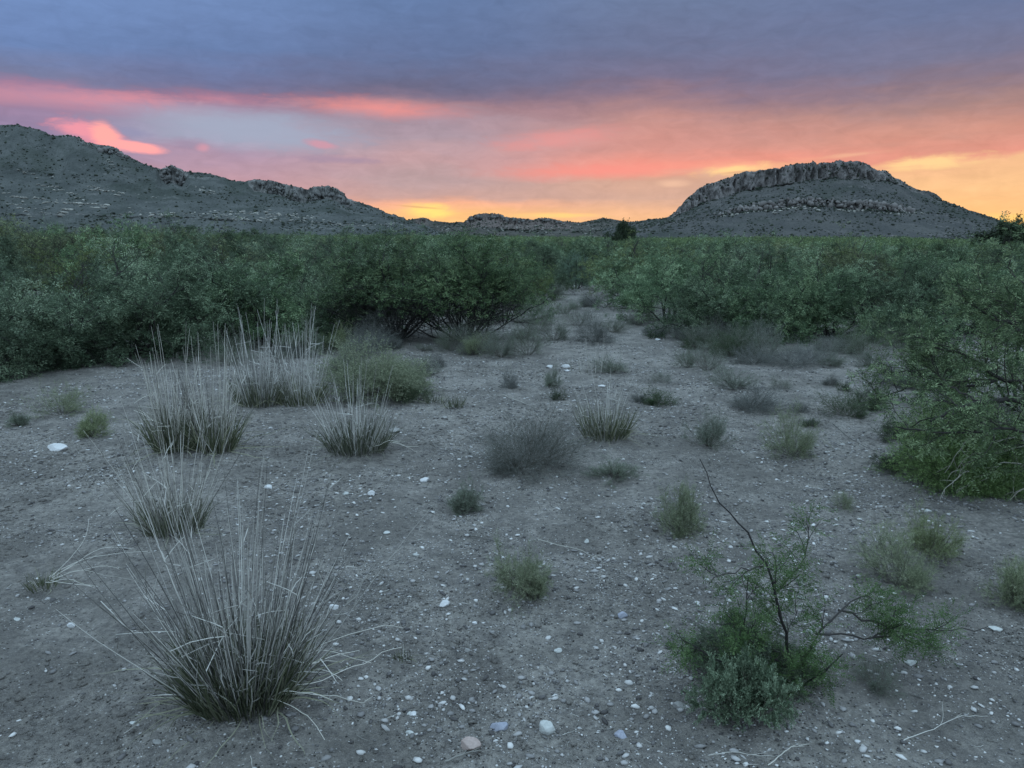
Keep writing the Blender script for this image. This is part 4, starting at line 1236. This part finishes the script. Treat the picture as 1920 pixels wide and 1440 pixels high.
for i, (k, px, py, w, h, lab) in enumerate(big):
    x, y = ground(px, py); wm = w / FPX * depth(x, y)
    dens = {}
    if k == 'dead' and w > 150: dens = dict(n0=150, n1=8, n2=6, ang=(.1, 1.58), leaves=1, leafmat='dead', stemmat='stem', leaf_t=.2)
    elif k == 'dark' and w > 200: dens = dict(n0=85, n1=7, n2=5, ll=.014, lw=.005)
    elif k == 'salt': dens = {}
    elif w > 150: dens = dict(n0=190, n1=8, n2=5, ll=.018, lw=.008, thick=.002)
    if wm > .25 and w > 55 or k == 'salt':
        e = K(k, 500 + i, w=wm, h=h / FPX * depth(x, y), **dens)
        put_shrub(e, px, py, w, h, lab, rz=rng.uniform(0, 6.28))
        cache.setdefault(k, []).append(e)
    else:
        src = cache.get(k)
        if not src:
            e = K(k, 500 + i, w=wm, h=h / FPX * depth(x, y)); put_shrub(e, px, py, w, h, lab); cache.setdefault(k, []).append(e)
        else:
            put_shrub(src[i % len(src)], px, py, w, h, lab, rz=rng.uniform(0, 6.28), copy=True)


# loose low shrubs along the foot of the thickets and in the mouth of the path
ed = np.random.default_rng(314)
EDGE = {'l': ('low scruffy shrub at the foot of the thicket left of the path', 'low shrubs along the left thicket foot'),
        'r': ('low scruffy shrub at the foot of the thicket right of the path', 'low shrubs along the right thicket foot'),
        'p': ('low grey shrub narrowing the far mouth of the path', 'grey shrubs in the path mouth')}
nE = 0
while nE < 46:
    px = ed.uniform(380, 1720); zone = 'l' if px < 960 else 'r' if px > 1200 else 'p'
    if zone == 'p' and ed.random() < .2: continue
    py = float(frontline(px)) + (ed.uniform(-2, 24) if zone != 'p' else ed.uniform(-8, 46))
    if zone == 'p' and abs(px - (1130 + (py - 560) * .9)) < 28: continue
    k = ['sage', 'dead', 'dark', 'sage', 'dead'][ed.integers(0, 5)] if zone != 'p' else ['sage', 'dead', 'sage'][ed.integers(0, 3)]
    sc_ = ground(px, py)[1] / 12.0
    w_ = ed.uniform(38, 95) / max(sc_, .8)
    put_shrub(cache[k][ed.integers(0, len(cache[k]))], px, py, w_, w_ * ed.uniform(.35, .7), EDGE[zone][0], group=EDGE[zone][1], rz=ed.uniform(0, 6.28), copy=True)
    nE += 1


# pale bare drooping twigs over the green bush at right
def bare_twigs():
    rng = np.random.default_rng(9)
    x, y = ground(1872, 930)
    e = empty('bleached_branch', (x, y, float(hgt(x, y))))
    g = Geo(); n = 13
    S = np.stack([rng.uniform(-.25, .2, n), rng.uniform(-.25, .0, n), rng.uniform(.12, .42, n)], -1)
    a = rng.uniform(2.2, 4.4, n)
    D = np.stack([np.cos(a), -.35 + 0 * a, rng.uniform(-.5, .3, n)], -1)
    P = grow(S, D, rng.uniform(.18, .36, n), 9, .2, -.14, rng)
    P[..., 2] = np.maximum(P[..., 2], .01)
    tubes(g, P, rng.uniform(.003, .0045, n), .0012, 5, rng.random(n))
    s, d, i, t = children(P, 3, .3, .95, .7, rng)
    P1 = grow(s, d, rng.uniform(.05, .14, len(s)), 5, .2, -.08, rng)
    tubes(g, P1, np.full(len(s), .0018), .0008, 4, rng.random(len(s)))
    g.make('twigs', M['palestem'], e)
    tag(e, 'bleached curling dead branches hanging over the fresh green bush at right', 'dead branch')


bare_twigs()

# ------------------------------------------------------------------ stones
def stone(px, py, wpx, hpx, m, label, seed, flat=.55):
    rng = np.random.default_rng(seed)
    x, y = ground(px, py + hpx * .3); dd = depth(x, y)
    w = wpx / FPX * dd / 2
    V = ICO3[0].copy()
    # cut by random planes for facets
    for _ in range(11):
        n = unit(rng.normal(size=3)); c = rng.uniform(.55, .85)
        dd_ = V @ n; V = V - np.maximum(dd_ - c, 0)[:, None] * n
    V = V * (1 + .03 * rng.normal(size=(len(V), 1)))
    V = V * np.array([w * 1.12, w * rng.uniform(.75, 1.0), w * flat * 1.2])
    a = rng.uniform(-.3, .3); c, s = math.cos(a), math.sin(a)
    V = np.stack([V[:, 0] * c - V[:, 1] * s, V[:, 0] * s + V[:, 1] * c, V[:, 2]], -1)
    o = build('stone', V, [ICO3[1]], M[m], smooth=False)
    o.location = (x, y, float(hgt(x, y)) + w * flat * .45)
    tag(o, label, 'stone')


stones = [
    (937, 1360, 32, 28, 'st_blue', 'pointed blue grey stone left of the round pale one near the bottom edge'),
    (1025, 1360, 33, 30, 'st_pale', 'rounded pale stone near the bottom edge, right of the pointed blue grey one'),
    (882, 1393, 36, 32, 'st_pink', 'pinkish lumpy stone nearest the bottom edge'),
    (1164, 1374, 24, 18, 'st_blue', 'small angular blue grey stone at lower centre right'),
    (107, 838, 36, 18, 'st_white', 'long flat white stone on open soil at far left'),
    (834, 1131, 20, 17, 'st_white', 'bright white angular stone left of the lone round green shrub'),
    (627, 1137, 20, 12, 'st_white', 'bright white stone at the right side of the largest bunch grass'),
    (503, 913, 18, 12, 'st_white', 'white stone among gravel behind the largest bunch grass stalks'),
    (133, 1171, 15, 13, 'st_white', 'small bluish white stone left of the largest bunch grass'),
    (797, 899, 17, 12, 'st_white', 'white stone left of the large twiggy bush'),
    (697, 924, 14, 13, 'st_white', 'round white stone at the end of the gravel patch'),
    (1165, 1152, 20, 18, 'st_blue', 'triangular grey blue stone right of the lone round green shrub'),
    (1275, 1322, 26, 15, 'st_grey', 'grey flat stone left of the front saltbush'),
    (1046, 1218, 15, 11, 'st_pale', 'small oval pale stone at lower centre'),
    (738, 806, 28, 12, 'st_grey', 'flat grey wedge stone right of the splayed bunch grass'),
    (1060, 686, 19, 9, 'st_white', 'white oval stone at the foot of the central grey shrubs'),
    (1031, 687, 13, 8, 'st_white', 'smaller white stone left of the white oval one by the grey shrubs'),
    (1063, 694, 10, 5, 'st_white', 'tiny white stone under the white oval one by the grey shrubs'),
    (1233, 636, 10, 6, 'st_white', 'little white stone on the path right of the twiggy bush'),
    (287, 837, 11, 12, 'st_white', 'small white stone against the joined grass clumps'),
    (1866, 1177, 22, 9, 'st_pale', 'flat pale stone at the tip of the young mesquite right branch'),
    (1707, 1240, 22, 12, 'st_pale', 'pale stone below the young mesquite right branch'),
    (775, 1338, 16, 8, 'st_white', 'small white elongated stone at lower centre left'),
    (768, 1337, 10, 7, 'st_pale', 'pale pebble beside the small white elongated stone'),
    (875, 1218, 12, 9, 'st_grey', 'small grey stone left of the oval pale one'),
    (1100, 1013, 11, 12, 'st_pale', 'pointed pale stone alone right of the small wispy shrub'),
    (780, 1040, 12, 8, 'st_pale', 'small pale stone on bare soil at centre left'),
    (725, 998, 12, 7, 'st_pale', 'small oval stone right of the gravel patch'),
    (890, 1167, 9, 8, 'st_white', 'tiny bright white stone below the angular white one'),
    (32, 1160, 12, 8, 'st_pale', 'small pale stone at the left edge beneath the flattened tuft'),
    (250, 1354, 13, 6, 'st_pale', 'small flat pale stone left of the largest bunch grass base'),
    (293, 1390, 16, 11, 'st_grey', 'rounded grey stone at bottom left below the largest bunch grass'),
    (1608, 1389, 10, 8, 'st_white', 'tiny bluish white pebble right of the saltbush near the bottom'),
    (1740, 957, 12, 8, 'st_pale', 'pale stone in the shadow edge of the near mesquite'),
    (925, 1358, 8, 6, 'st_grey', 'tiny grey stone touching the pointed blue grey one'),
    (649, 924, 12, 9, 'st_pale', 'pale stone in the middle of the gravel patch'),
    (833, 782, 12, 7, 'st_grey', 'grey flat stone below the dark twin tufts'),
    (1128, 724, 16, 6, 'st_white', 'flat white stone on the stony strip at centre'),
    (943, 1045, 8, 6, 'st_white', 'tiny white stone above the lone round green shrub'),
    (768, 1372, 14, 8, 'st_pale', 'pale oval stone at lower centre left below the white elongated one'),
]
for i, s in enumerate(stones):
    stone(*s, 900 + i, flat=min(.75, max(.35, s[3] / s[2] * .8)))


# gravel and litter (uncountable)
def gravel():
    rng = np.random.default_rng(21)
    g = Geo(); Cs, Ss, Rs = [], [], []
    for d in np.arange(1.4, 24, .5):
        area = 1.5 * (d + .25) * .5 * 1.0
        smin = max(.0044, .0014 * d)
        n = int(9500 * (smin / .003) ** -2.3 * area)
        s = smin * rng.random(n) ** (-1 / 2.35)
        s = np.minimum(s, .028)
        a = rng.uniform(-.75, .75, n); r = d + rng.random(n) * .5
        x, y = r * np.sin(a), r * np.cos(a)
        dn = fbm(x * .9, y * .9, 4, 71) * .9 + fbm(x * 4, y * 4, 2, 75) * .5
        k = rng.random(n) < np.clip(.42 + dn * 1.5, .04, 1)
        Cs.append(np.stack([x, y], -1)[k]); Ss.append(s[k])
    # the gravel spread between the clumps
    for (pxa, pya, wx, wy, n) in ((610, 930, 170, 60, 260), (1190, 680, 150, 40, 160), (560, 900, 90, 30, 80), (1500, 1000, 300, 60, 200)):
        for _ in range(n):
            q = ground(pxa + rng.normal() * wx * .5, pya + rng.normal() * wy * .5)
            Cs.append(np.array([q])); Ss.append(np.array([rng.uniform(.008, .026)]))
    C = np.concatenate(Cs); S = np.concatenate(Ss)
    z = hgt(C[:, 0], C[:, 1])
    C3 = np.stack([C[:, 0], C[:, 1], z + S * .14], -1)
    rn = np.clip(rng.beta(1.0, 1.25, len(S)), 0, 1)
    rocks(g, C3, S * .5, rng, flat=.5, base=ICO0, jit=.18, rnd=rn)
    print('gravel', len(S))
    tag(g.make('gravel', M['pebble']), 'pale and dark gravel grains scattered over the soil', 'gravel', kind='stuff')
    # crumbs and small clods of the soil itself
    g = Geo(); Cs, Ss = [], []
    for d in np.arange(1.5, 11, .5):
        smin = max(.0045, .0017 * d); n = int(9000 * (smin / .003) ** -2.0 * 1.5 * (d + .25) * .5)
        s = np.minimum(smin * rng.random(n) ** (-1 / 2.6), .03)
        a = rng.uniform(-.75, .75, n); r = d + rng.random(n) * .5
        x, y = r * np.sin(a), r * np.cos(a)
        k = rng.random(n) < np.clip(.4 - fbm(x * 1.3 + 9, y * 1.3, 4, 171) * 1.6, .03, 1)
        Cs.append(np.stack([x, y], -1)[k]); Ss.append(s[k])
    C = np.concatenate(Cs); S = np.concatenate(Ss)
    C3 = np.stack([C[:, 0], C[:, 1], hgt(C[:, 0], C[:, 1]) + S * .05], -1)
    rocks(g, C3, S * .5, rng, flat=.55, base=ICO0, jit=.25)
    print('crumbs', len(S))
    tag(g.make('soil_crumbs', M['ground']), 'soil crumbs and small clods lying on the bare ground', 'soil', kind='stuff')
    g = Geo(); n = 4200
    r = 1.6 + 12 * rng.random(n) ** 1.4; a = rng.uniform(-.72, .72, n)
    x, y = r * np.sin(a), r * np.cos(a)
    th = rng.uniform(0, 6.28, n)
    D = np.stack([np.cos(th), np.sin(th), np.zeros(n)], -1)
    P = grow(np.stack([x, y, np.zeros(n)], -1), D, rng.uniform(.01, .07, n), 4, .15, 0, rng)
    P[..., 2] = hgt(P[..., 0], P[..., 1]) + .003 + rng.random((n, 1)) * .003
    tubes(g, P, rng.uniform(.0006, .0016, n), .0005, 4, rng.beta(1, 2.2, n))
    tag(g.make('twig_litter', M['straw']), 'fine broken twigs and straw lying on the soil', 'litter', kind='stuff')


gravel()


def dry_twig(pts, rad, label, mat='straw', seed=0, rn=.8, side=2):
    rng = np.random.default_rng(seed)
    Q = np.array([ground(*p) for p in pts])
    t = np.linspace(0, len(Q) - 1, 14)
    P = np.stack([np.interp(t, np.arange(len(Q)), Q[:, j]) for j in range(2)], -1) + rng.normal(size=(14, 2)) * .002
    P = np.concatenate([P, (hgt(P[:, 0], P[:, 1]) + .006 + .012 * np.sin(np.linspace(0, 3.1, 14)))[:, None]], 1)
    root = P[0].copy(); P = (P - root)[None]
    g = Geo(); tubes(g, P, np.array([rad]), rad * .4, 5, rn)
    if side:
        s, d, i, tt = children(P, side, .3, .8, .6, rng); d[:, 2] = np.abs(d[:, 2]) * .3
        tubes(g, grow(s, d, rng.uniform(.03, .09, side), 5, .15, 0, rng), np.full(side, rad * .5), rad * .25, 4, rn)
    o = g.make('dry_twig', M[mat]); o.location = tuple(root)
    tag(o, label, 'twig')


dry_twig([(1008, 1013), (1050, 1028), (1100, 1042), (1140, 1060)], .0022, 'thin pale straight twig on bare soil above the lone round green shrub', seed=1)
dry_twig([(835, 1430), (880, 1420), (905, 1412)], .004, 'short thick grey twig by the bottom edge below the pinkish stone', seed=2, rn=.5)
dry_twig([(1560, 795), (1600, 830), (1640, 850), (1640, 845)], .003, 'dark crooked twig lying left of the dark shrubs at right', seed=3, rn=.1)
dry_twig([(940, 740), (985, 760), (1010, 768)], .003, 'pale twig lying by the small open shrub at centre', seed=4)
dry_twig([(1480, 955), (1520, 965), (1580, 985)], .002, 'thin dark twig on the soil left of the isolated green tuft', seed=5, rn=.2)
dry_twig([(1690, 1395), (1740, 1378), (1800, 1352), (1850, 1345)], .0016, 'long pale dry stem at the bottom right', seed=6)
dry_twig([(1440, 1438), (1480, 1412), (1520, 1398)], .002, 'pale forked dry stem on the bottom edge below the saltbush', seed=7)
dry_twig([(1330, 1418), (1400, 1425), (1460, 1420)], .0014, 'fine pale straw arcing along the bottom edge left of the forked stem', seed=8)
dry_twig([(190, 1130), (235, 1180), (270, 1222), (300, 1245)], .002, 'grey fallen stalk lying left of the largest bunch grass', seed=9)
dry_twig([(880, 1005), (925, 1020), (960, 1030)], .0025, 'dark twig lying below the small wispy grey green shrub', seed=10, rn=.1)
